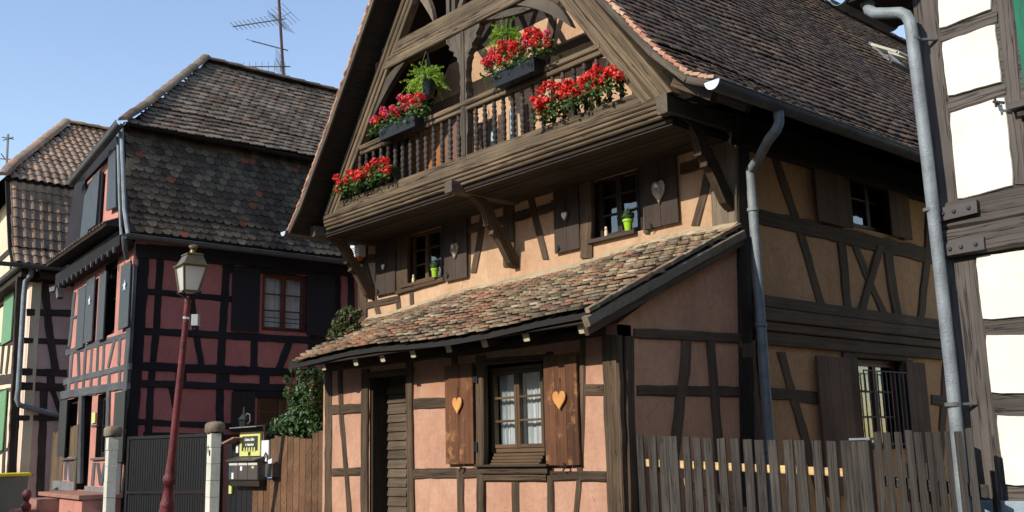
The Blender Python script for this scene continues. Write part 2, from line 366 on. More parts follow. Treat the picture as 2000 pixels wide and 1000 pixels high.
M['tile_redlow'] = tilemat('grey fishscale tiles', [(0, (.085, .066, .048)), (.25, (.12, .095, .068)), (.45, (.055, .043, .034)), (.65, (.16, .13, .09)), (.88, (.070, .055, .042)), (.982, (.28, .085, .05))], None, .1)
M['tile_far'] = tilemat('far interlocking tiles', [(0, (.26, .18, .125)), (.3, (.32, .22, .155)), (.6, (.21, .15, .11)), (.88, (.36, .20, .12))], None, .1)
M['deck'] = paint('roof battens', (.018, .015, .013), .9)
# ------------------------------------------------------------------ builders
def Zm(ox, oy, s): return lambda x, y: (ox+x/s, oy+y/s)
ID = lambda x, y: (x, y)
tn = [0]
def timber(parent, F, pts, wpx, mat, z=ID, ext=None, proud=.014, name='timber', dz=.0, wob=.05, s=1.0, exttop=None, label=None):
    """a wall timber along a centre line read off the wall, wpx wide; ext / exttop: heights it runs on to"""
    P = [z(*p) for p in pts]; L = []; R = []
    for i, p in enumerate(P):
        a = P[max(i-1, 0)]; b = P[min(i+1, len(P)-1)]; dx, dy = b[0]-a[0], b[1]-a[1]; l = math.hypot(dx, dy)
        nx, ny = -dy/l, dx/l
        if abs(nx) > abs(ny): h = (wpx/2*s, 0)
        else: h = (0, wpx/2*s)
        if (h[0]*nx+h[1]*ny) < 0: h = (-h[0], -h[1])
        L.append(V((*F.un(p[0]-h[0], p[1]-h[1]), 0))); R.append(V((*F.un(p[0]+h[0], p[1]+h[1]), 0)))
    for S in (L, R):
        if ext is not None:
            a, b = S[-2], S[-1]; S[-1] = a+(b-a)*((ext-a.y)/(b.y-a.y))
        if exttop is not None:
            a, b = S[1], S[0]; S[0] = a+(b-a)*((exttop-a.y)/(b.y-a.y))
    tn[0] += 1; pr = proud+.0017*(tn[0] % 7); r2 = random.Random(tn[0])
    mb = MB(); rings = []
    for i in range(len(L)-1):
        n = max(1, int((L[i+1]-L[i]).length/.14))
        for k in range(n+(i == len(L)-2)):
            t = k/n; a = L[i].lerp(L[i+1], t); b = R[i].lerp(R[i+1], t); wd = (b-a).length; d = (b-a)/max(wd, 1e-6)
            a = a-d*wd*wob*r2.uniform(-1, 1); b = b+d*wd*wob*r2.uniform(-1, 1); c = min(.012, wd*.15)
            f = pr+r2.uniform(-.003, .003)
            rings.append([F.P(a.x, a.y, -.03), F.P(a.x, a.y, f-c), F.P(a.x+d.x*c, a.y+d.y*c, f), F.P(b.x-d.x*c, b.y-d.y*c, f), F.P(b.x, b.y, f-c), F.P(b.x, b.y, -.03)])
    mb.loft(rings, u0=r2.random()*20)
    return part(name, mb, mat, parent, True, label)
def wall(parent, F, u0, u1, v0, v1, holes, mat, th=.22, name='wall', w=0.0, reveal='timber_dark'):
    mb = MB(); us = sorted({u0, u1, *[h[0] for h in holes], *[h[1] for h in holes]}); vs_ = sorted({v0, v1, *[h[2] for h in holes], *[h[3] for h in holes]})
    def inh(u, v): return any(h[0] < u < h[1] and h[2] < v < h[3] for h in holes)
    for i in range(len(us)-1):
        for j in range(len(vs_)-1):
            if inh((us[i]+us[i+1])/2, (vs_[j]+vs_[j+1])/2): continue
            q = [(us[i], vs_[j]), (us[i+1], vs_[j]), (us[i+1], vs_[j+1]), (us[i], vs_[j+1])]
            mb.poly([F.P(a, b, w) for a, b in q]); mb.poly([F.P(a, b, w-th) for a, b in q][::-1])
    for hi, (a, b, c, d) in enumerate([(u0, u1, v0, v1)]+list(holes)):
        mb.m = 1 if hi else 0
        for p, q in (((a, c), (b, c)), ((b, c), (b, d)), ((b, d), (a, d)), ((a, d), (a, c))):
            mb.poly([F.P(*p, w), F.P(*q, w), F.P(*q, w-th), F.P(*p, w-th)])
    return part(name, mb, [mat, M[reveal]] if holes else mat, parent)
def window(parent, F, u0, u1, v0, v1, w, mat, bars=2, curtain=None, cas=2, t=.045, opaque=None, label=None):
    fr = MB(); fr.ringF(F, u0, u1, v0, v1, t, w-.06, w); fo = part('window', fr, mat, parent, label=label)
    iu0, iu1, iv0, iv1 = u0+t, u1-t, v0+t, v1-t; cw = (iu1-iu0)/cas
    for c in range(cas):
        a, b = iu0+c*cw+.002, iu0+(c+1)*cw-.002
        mb = MB(); mb.ringF(F, a, b, iv0+.002, iv1-.002, .04, w-.05, w+.012); co = part('casement', mb, mat, fo)
        h = (iv1-iv0-.08)/(bars+1)
        for k in range(1, bars+1):
            mb = MB(); y = iv0+.04+k*h; mb.boxF(F, a+.038, b-.038, y-.012, y+.012, w-.03, w+.008); part('glazing_bar', mb, mat, fo)
        for k in range(bars+1):
            mb = MB(); y0 = iv0+.04+k*h; tl = rng.uniform(-.003, .003)
            mb.poly([F.P(a+.036, y0, w-.02+tl), F.P(b-.036, y0, w-.02-tl), F.P(b-.036, y0+h, w-.02-tl), F.P(a+.036, y0+h, w-.02+tl)])
            part('pane', mb, opaque or M['glass'], fo)
    if curtain:
        for (a, b) in curtain:
            mb = MB(); n = 36; top = []; bot = []
            for i in range(n+1):
                x = iu0+(iu1-iu0)*(a+(b-a)*i/n); d = w-.10+.012*math.sin(i*1.3)+.008*math.sin(i*2.9)
                top.append(F.P(x, iv1, d)); bot.append(F.P(x+.02*math.sin(i*.7), iv0, d))
            mb.loft([top, bot], cap=False, closed=False); part('curtain', mb, M['curtain'], fo, True)
    return fo
def shutter(parent, F, u0, u1, v0, v1, w, mat, n=3, name='shutter', label=None, hinge=True, batten=True, ang=0.0, side=1):
    """a board shutter; ang turns it out of the wall about the edge on `side`"""
    pu = u1 if side > 0 else u0
    G = Fr(F.P(pu, 0, w), F.ax*math.cos(ang)-F.n*(math.sin(ang)*side), F.n*math.cos(ang)+F.ax*(math.sin(ang)*side))
    G.o.z = 0; a0, a1 = u0-pu, u1-pu
    mb = MB()
    for v in (v0+(v1-v0)*.12, v0+(v1-v0)*.88):
        if hinge: mb.boxF(G, a0+.02, a1-.0, v-.015, v+.015, -.006 if not batten else -.02, .001)
        mb.boxF(G, a0+.03, a1-.03, v-.035, v+.035, -.045, -.0215)
    so_ = part(name, mb, M['iron'] if not batten else mat, parent, label=label)
    cw = (a1-a0)/n
    for i in range(n):
        mb = MB(); mb.boxF(G, a0+i*cw+.0015, a0+(i+1)*cw-.0015, v0+rng.uniform(-.003, .003), v1+rng.uniform(-.003, .003), -.02, .008+rng.uniform(-.001, .001)); part('plank', mb, mat, so_)
    return so_
def rect(F, z, x0, y0, x1, y1, w=0):
    """wall rectangle from its four sides read in the middle of each side"""
    mx_, my = (x0+x1)/2, (y0+y1)/2
    return (F.un(*z(x0, my), w)[0], F.un(*z(x1, my), w)[0], F.un(*z(mx_, y1), w)[1], F.un(*z(mx_, y0), w)[1])
def tilemesh(w, l, th, tail=.55, n=6, curve=0.0):
    mb = MB(); o = [(-w/2, l), (-w/2, w*tail)]
    for i in range(1, n): a = math.pi-math.pi*i/n; o.append((w/2*math.cos(a), w*tail*(1-math.sin(a))))
    o += [(w/2, w*tail), (w/2, l)]
    nn = len(o); b = 0
    mb.v = [(x, y, th/2-curve*(x/w*2)**2) for x, y in o]+[(x, y, -th/2-curve*(x/w*2)**2) for x, y in o]
    mb.face(range(nn)[::-1]); 
    for i in range(nn): j = (i+1) % nn; mb.face((i, j, j+nn, i+nn))
    return mb
def pantile(w, l, th):
    mb = MB(); prof = [(-.5, 0), (-.32, .0), (-.2, .22), (0, .3), (.2, .22), (.32, 0), (.5, 0)]
    top0 = [(x*w, 0, z*w*.6+th/2) for x, z in prof]; top1 = [(x*w, l, z*w*.6+th/2) for x, z in prof]
    bot0 = [(x, y, z-th) for x, y, z in top0]; bot1 = [(x, y, z-th) for x, y, z in top1]
    mb.loft([top0+bot0[::-1], top1+bot1[::-1]]); return mb
def tiles(roof, prof, A, a0, a1, w, expo, tms, mat, up_out, jit=.006, limit=300, gap=.004, tilt=None, name='tile', th=.014, stag=.5, keep=None, sag=None):
    """prof: points from eave upwards; A: unit vector along the eave; a0(s), a1(s): extent along A at arc length s"""
    prof = [V(p) for p in prof]; seg = [(prof[i+1]-prof[i]).length for i in range(len(prof)-1)]; tot = sum(seg)
    A = V(A).normalized(); out = []; r = random.Random(len(WM)); s = 0.0; row = 0
    while s < tot-expo*.3:
        t = s; i = 0
        while i < len(seg)-1 and t > seg[i]: t -= seg[i]; i += 1
        d = (prof[i+1]-prof[i]).normalized(); p = prof[i]+d*t
        nrm = A.cross(d)
        if nrm.dot(V(up_out)) < 0: nrm = -nrm
        x0, x1 = a0(s), a1(s); off = (w*stag if row % 2 else 0)+r.uniform(-.006, .006); k = math.floor((x0-off)/w)
        while True:
            a = off+(k+.5)*w; k += 1
            if a > x1-w*.25: break
            if a < x0+w*.25: continue
            c = p+A*(a+r.uniform(-jit, jit)*.6)+d*r.uniform(-jit, jit)*1.6
            if sag: c = c+V((0, 0, sag(a, s)))
            ti = (tilt if tilt else math.atan2(th*1.9, expo*1.6))+r.uniform(-.02, .02)
            dd = d*math.cos(ti)-nrm*math.sin(ti); nn = nrm*math.cos(ti)+d*math.sin(ti); nn = nn.normalized()
            sx = dd.cross(nn).normalized(); ro = r.uniform(-.02, .02); sx2 = sx*math.cos(ro)+dd*math.sin(ro); dd2 = dd*math.cos(ro)-sx*math.sin(ro)
            c = c+nn*(th*1.7+r.uniform(0, .003))
            Mx = Matrix(((sx2.x, dd2.x, nn.x, c.x), (sx2.y, dd2.y, nn.y, c.y), (sx2.z, dd2.z, nn.z, c.z), (0, 0, 0, 1)))
            if keep is None or keep(c): out.append((Mx, c))
        s += expo; row += 1
    def key(q):
        X, Y, Z = proj(q[1]); return (0 if (-20 < X < 2020 and -20 < Y < 1020 and Z > 0) else 1, Z)
    out.sort(key=key); mes = [t.mesh(name, mat) for t in tms]
    for Mx, c in out[:limit]: inst(name, mes[r.randrange(len(mes))], roof, Mx)
    big = MB()
    for Mx, c in out[limit:]: big.add(tms[r.randrange(len(tms))], Mx, r.random())
    if big.v: part(name+'s', big, mat, roof, kind='stuff')
    return len(out)
def deck(name, prof, th, A, a0, a1, parent, mats, n, label=None):
    """roof slab under the tiles following prof, running along A from a0 to a1 (pairs for both ends of the profile)"""
    mb = MB(); prof = [V(p) for p in prof]; A = V(A); n = V(n).normalized(); T = len(prof)-1
    L = []
    for e in (0, 1):
        top = []; bot = []
        for i, p in enumerate(prof):
            t = i/T; a = (a0[0]+(a0[1]-a0[0])*t) if e == 0 else (a1[0]+(a1[1]-a1[0])*t)
            top.append(p+A*a); bot.append(p+A*a-n*th)
        L.append(top+bot[::-1])
    mb.loft(L); return part(name, mb, mats, parent, label=label)
# ------------------------------------------------------------------ ground
def gz(x): return .02*max(0, -x-2)
mb = MB(); xs = [-400, -120, -60, -40, -30, -24, -20, -16, -12, -8, -4, -2, 4, 20, 100, 400]
mb.loft([[(x, -400, min(gz(x), .8)), (x, 7.0, min(gz(x), .8)), (x, 400, min(gz(x), .8))] for x in xs], cap=False, closed=False)
struct('ground', mb, M['asphalt'])
mb = MB(); xs = [-40, -30, -24, -20, -16, -12, -8, -4, -2, 6]
for a, b in zip(xs[:-1], xs[1:]):
    mb.loft([[(x, 5.2, gz(x)-.02), (x, 5.2, gz(x)+.12), (x, 16, gz(x)+.12), (x, 16, gz(x)-.02)] for x in (a, b)])
struct('pavement', mb, M['paving'])
# ------------------------------------------------------------------ main house
H = thing('timber_framed_house', (-10.2, 9.3, .2), 'large salmon half-timbered house with a carved flower balcony in its gable and a tiled lean-to', 'house')
zA, zC, zD, zE = Zm(560, 640, 2.777), Zm(560, 380, 2.94), Zm(860, 330, 3.45), Zm(1000, 230, 2.04)
zF, zG, z3, z4 = Zm(1400, 200, 1.924), Zm(1150, 640, 2.353), Zm(550, 0, 2.084), Zm(900, 0, 2.084)
wLU = rect(FM, zC, 715, 196, 905, 508, -.14); wRU = rect(FM, zE, 340, 205, 520, 478, -.14)
hLU = (wLU[0]-.03, rect(FM, zC, 905, 68, 1033, 488, .05)[0]+.02, wLU[2]-.01, wLU[3]+.01); hRU = (wRU[0]-.03, rect(FM, zE, 520, 88, 657, 433, .05)[0]+.02, wRU[2]-.01, wRU[3]+.01)
wall(H, FM, -14.0, XR, .2, 5.05, [hLU, hRU], M['plaster_main'])
for h_, w_ in ((hLU, wLU), (hRU, wRU)):
    mb = MB(); mb.boxF(FM, w_[1]+.002, h_[1], h_[2], h_[3], -.2, -.08); part('window_jamb', mb, M['frame_dark'], H)
    mb = MB(); mb.boxF(FM, h_[0]-.06, h_[1]+.08, h_[3]+.001, 5.02, -.02, .028); part('lintel', mb, M['timber_dark'], H)  # lintel carried up in dark wood, standing in for the shade above the window
wLO = rect(FL, zA, 1090, 205, 1408, 676, -.12); hLO = (wLO[0]-.06, rect(FL, zA, 1400, 142, 1581, 746, .05)[0]+.02, wLO[2]-.15, wLO[3]+.03); dr = rect(FL, zA, 450, 238, 655, 900); dr = (dr[0], dr[1], .3, dr[3])
wall(H, FL, -11.95, XR, .2, 2.78, [hLO, dr], M['plaster_front'], .2, 'lean_to_wall')
mb = MB(); mb.ext(FS, [(7.206, .2), (9.266, .2), (9.266, 3.92), (7.206, 2.78)], -.2, 0); part('lean_to_wall', mb, M['plaster_side'], H)
G2 = Fr((-11.95, 7.205, 0), (-2.05, 2.06, 0), (-.71, -.71, 0))
mb = MB(); mb.ext(G2, [(0, .2), (2.9, .2), (2.9, 3.8), (0, 2.78)], -.15, 0); part('lean_to_wall', mb, M['plaster_main'], H)
wS1 = rect(FS, zF, 474, 262, 645, 488, -.1); wS2 = rect(FS, zG, 1212, 150, 1425, 560, -.1); wS2 = (wS2[0], wS2[1], max(1.0, wS2[2]), wS2[3])
wall(H, FS, 9.27, 26, .2, 5.35, [wS1, wS2], M['plaster_sidem'], .22)
mb = MB(); mb.box(-14.2, -14.0, 9.3, 26, .2, 5.3); part('wall', mb, M['plaster_main'], H)
mb = MB(); mb.ext(Fr((0, 26, 0), (1, 0, 0), (0, 1, 0)), [(-14.2, .2), (XR, .2), (XR, 5.3), (-10.1, 10), (-14.2, 5.3)], -.2, 0); part('wall', mb, M['plaster_main'], H)
mb = MB(); mb.ext(FM, [(-13.75, 5.06), (-6.6, 5.06), (-8.5, 7.55), (-11.75, 7.55)], -.2, 0); part('gable_wall', mb, M['plaster_main'], H)
mb = MB(); mb.ext(FM, [(-11.75, 7.56), (-8.5, 7.56), (-10.1, 9.9)], -.2, 0); part('gable_wall', mb, M['soffit'], H)  # dark boards stand in for the shade behind the upper arcade
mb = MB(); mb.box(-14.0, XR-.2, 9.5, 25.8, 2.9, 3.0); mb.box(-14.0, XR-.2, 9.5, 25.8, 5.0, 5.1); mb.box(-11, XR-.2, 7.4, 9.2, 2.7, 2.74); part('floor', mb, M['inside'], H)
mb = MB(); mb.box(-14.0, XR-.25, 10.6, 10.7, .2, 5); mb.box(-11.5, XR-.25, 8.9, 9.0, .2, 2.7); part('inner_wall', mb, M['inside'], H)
mb = MB(); mb.boxF(FL, -12.0, XR+.02, .1, .42, -.15, .05); mb.boxF(FS, 7.2, 25.9, .1, .45, -.15, .05); part('plinth', mb, M['stone'], H)
T = M['timber']; TS = M['timber_side']
def tL(pts, w_, **k): return timber(H, FL, pts, w_, k.pop('mat', T), zA, s=1/2.777, **k)
tL([(228, 215), (228, 500), (226, 1000)], 38, ext=.3)
tL([(290, 225), (300, 500), (322, 750), (342, 1000)], 24, ext=.3)
tL([(432, 225), (430, 600), (427, 1000)], 36, ext=.3, proud=.03)
tL([(671, 175), (674, 600), (681, 1000)], 33, ext=.3, proud=.03)
tL([(945, 768), (948, 1000)], 34, ext=.3)
tL([(1057, 150), (1060, 470), (1062, 1000)], 40, ext=.3, proud=.035)
tL([(1241, 832), (1244, 1000)], 44, ext=.3)
tL([(1428, 130), (1430, 500), (1436, 1000)], 36, ext=.3, proud=.02)
tL([(1606, 60), (1604, 500), (1590, 800), (1572, 1000)], 31, ext=.3)
tL([(912, 150), (914, 200)], 30)
tL([(1762, 40), (1775, 400), (1796, 1000)], 92, ext=.25, proud=.03, wob=.03)
tL([(250, 445), (294, 443)], 54); tL([(306, 443), (413, 436)], 54)
tL([(690, 414), (866, 408)], 60); tL([(1622, 340), (1720, 336)], 64)
tL([(250, 785), (413, 780)], 46); tL([(692, 792), (1036, 788)], 56)
tL([(1072, 812), (1420, 812)], 38, proud=.03); tL([(1450, 805), (1590, 804)], 52); tL([(1600, 806), (1740, 808)], 54)
tL([(205, 216), (1010, 120), (1730, 18)], 52, proud=.035)
tL([(410, 262), (690, 232)], 34, proud=.02); tL([(1075, 185), (1420, 160)], 34, proud=.025)
mb = MB(); mb.boxF(FL, dr[0]-.3, dr[1]+.3, .3, .36, -.4, .12); part('door_sill', mb, M['stone'], H)
# upper facade timbers
def tC(pts, w_, **k): return timber(H, FM, pts, w_, k.pop('mat', T), zC, s=1/2.94, **k)
def tE(pts, w_, **k): return timber(H, FM, pts, w_, k.pop('mat', T), zE, s=1/2.04, **k)
tC([(437, 260), (436, 500), (438, 760)], 50, ext=3.4, proud=.02)
tC([(455, 400), (498, 560), (538, 720)], 28)
tC([(462, 372), (512, 366)], 50); tC([(462, 638), (540, 622), (650, 596)], 40)
tC([(640, 590), (646, 680)], 30); tC([(718, 560), (722, 640)], 24)
tC([(672, 170), (668, 560)], 62, proud=.03); tC([(1046, 40), (1042, 470)], 28)  # the narrow second timber stands in for the shutter's strip of shade
tC([(640, 566), (915, 488)], 22, proud=.05, label='dark drip board below the window')
timber(H, FM, [(292, 310), (262, 520), (226, 700)], 40, T, zD, s=1/3.45)
timber(H, FM, [(185, 412), (300, 378)], 56, T, zD, s=1/3.45); timber(H, FM, [(320, 374), (432, 345)], 56, T, zD, s=1/3.45)
timber(H, FM, [(465, 60), (465, 350), (468, 660)], 72, T, zD, s=1/3.45, proud=.03)
timber(H, FM, [(500, 328), (612, 296)], 66, T, zD, s=1/3.45); timber(H, FM, [(660, 286), (768, 250)], 66, T, zD, s=1/3.45)
timber(H, FM, [(582, 70), (640, 320), (715, 610)], 46, T, zD, s=1/3.45)
tE([(300, 170), (300, 560)], 46, proud=.03); tE([(536, 90), (540, 460)], 22, proud=.03)
tE([(672, 206), (795, 170)], 50); tE([(788, 196), (764, 310), (732, 430)], 34)
tE([(846, 110), (848, 300), (850, 440)], 100, ext=3.7, proud=.025, wob=.02, mat=wood('pale corner post', (.15, .115, .08), bump=.005))  # lit front face of the corner post; its shaded side is coloured darker
tE([(160, 330), (166, 340)], 10)
timber(H, FM, [(1005, 330), (1437, 175)], 30, M['timber_dark'], proud=.02); timber(H, FM, [(700, 448), (990, 338)], 30, M['timber_dark'], proud=.02)
# right side timbers
def tF(pts, w_, **k): return timber(H, FS, pts, w_, TS, zF, s=1/1.924, **k)
def tG(pts, w_, **k): return timber(H, FS, pts, w_, TS, zG, s=1/2.353, **k)
timber(H, FS, [(1443, 150), (1449, 400), (1456, 800)], 24, M['timber_dark'], ext=.3, exttop=5.3, proud=.03, wob=.02)  # side face of the same corner post, shade put into darker wood
tF([(195, 130), (245, 290), (310, 480), (392, 765)], 30); tF([(150, 428), (460, 500), (815, 582)], 58, proud=.02)
tF([(458, 470), (474, 600), (490, 780)], 30); tF([(512, 520), (560, 650), (627, 795)], 26); tF([(612, 540), (575, 660), (540, 785)], 28, proud=.024)
tF([(640, 560), (655, 680), (677, 805)], 32); tF([(800, 300), (790, 560), (763, 815)], 26)
tF([(372, 190), (392, 445)], 12)
tG([(204, 25), (450, 36), (708, 52)], 46, proud=.024)
tG([(220, 290), (470, 292), (735, 296)], 50); tG([(828, 300), (950, 312), (1066, 326)], 54)
tG([(447, 60), (438, 210), (418, 330), (402, 490)], 46, ext=.4); tG([(555, 62), (572, 260), (590, 500)], 38, ext=.4)
tG([(718, 60), (738, 300), (760, 520)], 70, ext=.3, proud=.028)
tG([(880, 112), (930, 290), (995, 520)], 40, ext=.8); tG([(1050, 130), (1062, 300), (1090, 520)], 22, ext=.5)
tG([(1460, 150), (1466, 300), (1480, 500)], 50, ext=.5); tG([(1572, 330), (1650, 345)], 48); tG([(1640, 160), (1620, 480)], 30, ext=.5)
timber(H, FS, [zG(178, 40), zG(180, 300), zG(188, 560)], 16.5, M['timber_side'], ext=.25, proud=.03, wob=.02)
for k, (v0, v1, w1) in enumerate(((3.12, 3.26, .05), (2.97, 3.115, .085), (2.86, 2.965, .06), (2.70, 2.855, .035))):
    mb = MB(); mb.bar(FS.P(9.45, (v0+v1)/2, w1/2), FS.P(25.9, (v0+v1)/2, w1/2), v1-v0, w1+.02, FS.n, .01, .03, .4); part('floor_beam', mb, M['timber_side'], H)
mb = MB(); mb.bar(FS.P(9.3, 5.12, .04), FS.P(25.9, 5.12, .04), .34, .12, FS.n, .01, .02, .5); part('wall_plate', mb, M['timber_dark'], H)
# windows, shutters, door
window(H, FM, *wLU, -.14, M['frame']); window(H, FM, *wRU, -.14, M['frame_dark'])
mb = MB(); mb.boxF(FL, wLO[1]+.002, hLO[1], wLO[2], wLO[3], -.18, -.07); part('window_jamb', mb, M['timber_dark'], H)
window(H, FL, wLO[0]+.03, wLO[1], wLO[2], wLO[3], -.13, M['frame'], curtain=[(.02, .36), (.40, .98)])
window(H, FS, *wS1, -.1, M['frame_dark'], 1); window(H, FS, *wS2, -.1, M['frame_red'], 2, curtain=[(.1, .3), (.5, .75)])
for F_, r_, mt in ((FM, wLU, 'frame'), (FM, wRU, 'frame_dark')):
    mb = MB(); mb.boxF(F_, r_[0]-.02, r_[1]+.02, r_[2]-.04, r_[2]+.01, -.14, .07); part('window_sill', mb, M[mt], H)
mb = MB()
for k in range(4): mb.boxF(FL, wLO[0]+.14+.01*k, wLO[1]-.0, wLO[2]-.005-.033*(k+1), wLO[2]-.008-.033*k, -.14, -.075+.026*k)
part('window_sill', mb, M['frame'], H)
sl_ = rect(FL, zA, 1018, 742, 1418, 792, .07); mb = MB(); mb.boxF(FL, sl_[0]+.02, sl_[1], sl_[2]+.07, sl_[3], -.1, .10); mb.boxF(FL, sl_[0]+.06, sl_[1]-.03, sl_[2], sl_[2]+.067, -.1, .06); part('window_sill', mb, M['timber'], H)
shutter(H, FL, *rect(FL, zA, 862, 198, 1013, 739, .05), .05, M['shutter_low'], 2); shutter(H, FL, *rect(FL, zA, 1400, 142, 1581, 746, .05), .05, M['shutter_low'], 3)
shutter(H, FM, *rect(FM, zC, 510, 190, 624, 572, .05), .05, M['shutter_up'], 2); shutter(H, FM, *rect(FM, zC, 905, 68, 1033, 488, .05), .05, M['shutter_up'], 2)
shutter(H, FM, *rect(FM, zE, 166, 212, 266, 531, .05), .05, M['shutter_up'], 2); shutter(H, FM, *rect(FM, zE, 520, 88, 657, 433, .05), .05, M['shutter_up'], 2)
shutter(H, FS, *rect(FS, zF, 372, 205, 482, 455, .06), .06, M['shutter_side'], 3); r_ = rect(FS, zF, 648, 265, 722, 505, .06); shutter(H, FS, *r_, .06, M['shutter_side'], 3)
r_ = rect(FS, zG, 1062, 135, 1212, 520, .06); shutter(H, FS, r_[0], r_[1], 1.0, r_[3], .06, M['shutter_side'], 3)
r_ = rect(FS, zG, 1475, 160, 1560, 520, .06); shutter(H, FS, r_[0], r_[1], 1.0, r_[3], .06, M['shutter_side'], 3)
for w_, s_ in ((wS1, rect(FS, zF, 372, 205, 482, 455, .06)), (wS2, rect(FS, zG, 1062, 135, 1212, 520, .06))):
    mb = MB(); mb.boxF(FS, s_[1]-.06, w_[0]-.001, w_[2]-.03, w_[3]+.05, -.05, .025); part('window_jamb', mb, M['timber_side'], H)
    mb = MB(); mb.boxF(FS, w_[1]+.001, w_[1]+.12, w_[2]-.03, w_[3]+.05, -.05, .022); part('window_jamb', mb, M['timber_side'], H)
    mb = MB(); mb.boxF(FS, w_[0]-.1, w_[1]+.1, w_[3]+.002, w_[3]+.10, -.05, .028); part('lintel', mb, M['timber_side'], H)
gr = MB(); a, b = wS2[0]+.05, wS2[1]-.02
for k in range(11): u = a+(b-a)*k/10; gr.tube([FS.P(u, wS2[2]+.02, .06), FS.P(u, wS2[3]-.16, .06)], .008, 6)
gr.tube([FS.P(a, wS2[3]-.16, .06), FS.P(b, wS2[3]-.16, .06)], .009, 6); gr.tube([FS.P(a, wS2[2]+.06, .06), FS.P(b, wS2[2]+.06, .06)], .009, 6)
part('window_grille', gr, M['zinc_dark'], H)
for F_, a, b, v in ((FM, *rect(FM, zC, 510, 190, 624, 572)[:2], wLU[2]), (FM, *rect(FM, zC, 905, 68, 1033, 488)[:2], wLU[2]), (FL, *rect(FL, zA, 862, 198, 1013, 739)[:2], wLO[2]-.14), (FL, *rect(FL, zA, 1400, 142, 1581, 746)[:2], wLO[2]-.14), (FM, *rect(FM, zE, 166, 212, 266, 531)[:2], wRU[2]), (FM, *rect(FM, zE, 520, 88, 657, 433)[:2], wRU[2])):
    mb = MB(); u = a+(b-a)*(.3 if F_ is FM else .7); v -= .02; mb.tube([F_.P(u, v, 0), F_.P(u, v, .08), F_.P(u, v+.05, .085)], .009, 6); mb.tube([F_.P(u-.03, v-.03, .07), F_.P(u+.02, v+.01, .075)], .008, 6); part('shutter_catch', mb, M['iron'], H)
# hinge irons on the lower window jambs
for u in (1040, 1052):
    for (y0, y1) in ((262, 300), (620, 672)):
        mb = MB(); mb.tube([FL.P(*FL.un(*zA(u, y0)), .06), FL.P(*FL.un(*zA(u, y1)), .06)], .012, 6); part('hinge', mb, M['iron'], H)
# the door, set back in its opening
dv = -.26; D = MB(); D.boxF(FL, dr[0], dr[1]-.0, .3, dr[3], dv-.05, dv-.02); do = part('door', D, M['door'], H)
st0 = FL.un(*zA(520, 500), dv)[0]; st1 = FL.un(*zA(542, 500), dv)[0]; st2 = min(dr[1]-.005, FL.un(*zA(656, 500), dv)[0])
mb = MB(); mb.boxF(FL, st0, st1, .32, dr[3]-.06, dv-.015, dv+.03); part('stile', mb, M['door'], do)
ys = [FL.un(*zA(600, y), dv)[1] for y in (305, 360, 408, 467, 512, 562, 610, 660, 710, 762, 812, 862, 912, 965)]
while ys[-1] > .45: ys.append(ys[-1]-.105)
for a, b in zip(ys[:-1], ys[1:]):
    mb = MB(); ti = .022
    mb.loft([[FL.P(u, b, dv+.002), FL.P(u, b, dv+.034), FL.P(u, a-.004, dv+.034-ti), FL.P(u, a-.004, dv+.002)] for u in (st1+.002, (st1+st2)/2, st2)], u0=rng.random()*5); part('slat', mb, M['door'], do)
mb = MB(); mb.boxF(FL, dr[0]+.0, dr[0]+.04, .3, dr[3], dv-.03, -.02); mb.boxF(FL, dr[0], dr[1], dr[3]-.05, dr[3]-.005, dv-.03, -.02); part('door_frame', mb, M['timber_dark'], H)
# ---- lean-to roof
ZT = lambda a: 4.00-.22*max(0, (-7.5-a)/6.5)
y0, y1 = 6.60, 9.24
def ltz(a, t): return 2.79*(1-t)+ZT(a)*t+.03*math.sin(a*1.7+t*2)
mb = MB(); rings = []
for i in range(9):
    f = i/8; row = []
    for j in range(5):
        t = j/4; a0, a1 = -11.83-2.15*t, -6.38-.18*t; a = a0+(a1-a0)*f; row.append(V((a, y0+(y1-y0)*t, ltz(a, t))))
    rings.append(row+[p-V((0, 0, .045)) for p in row[::-1]])
mb.loft(rings); LR = part('lean_to_roof', mb, M['deck'], H)
tm = [tilemesh(.166*k, .30, .022, .36) for k in (.97, 1.0, 1.0, .92)]
S_ = math.hypot(y1-y0, 1.15)
pr = [V((0, y0-.02, 2.80)), V((0, y1, 3.99))]
tiles(LR, pr, (1, 0, 0), lambda s: -11.86-2.15*s/S_, lambda s: -6.36-.18*s/S_, .166, .142, tm, M['tile_lean'], (0, -.4, 1), jit=.016,
      sag=lambda a, s: ltz(a, s/S_)-(2.79+(4.0-2.79)*s/S_)+rng.uniform(-.003, .006), th=.026)
mb = MB(); rr = []
for i in range(40):
    a = -13.9+(7.35)*i/39; z = ltz(a, .965)+.035; k = rng.uniform(.8, 1.2)
    rr.append([V((a, 9.262, z-.05)), V((a, 9.13-.02*k, z-.045)), V((a, 9.15, z+.012*k)), V((a, 9.20, z+.04*k)), V((a, 9.262, z+.085*k))])
mb.loft(rr); part('mortar_strip', mb, M['mortar'], LR, True)
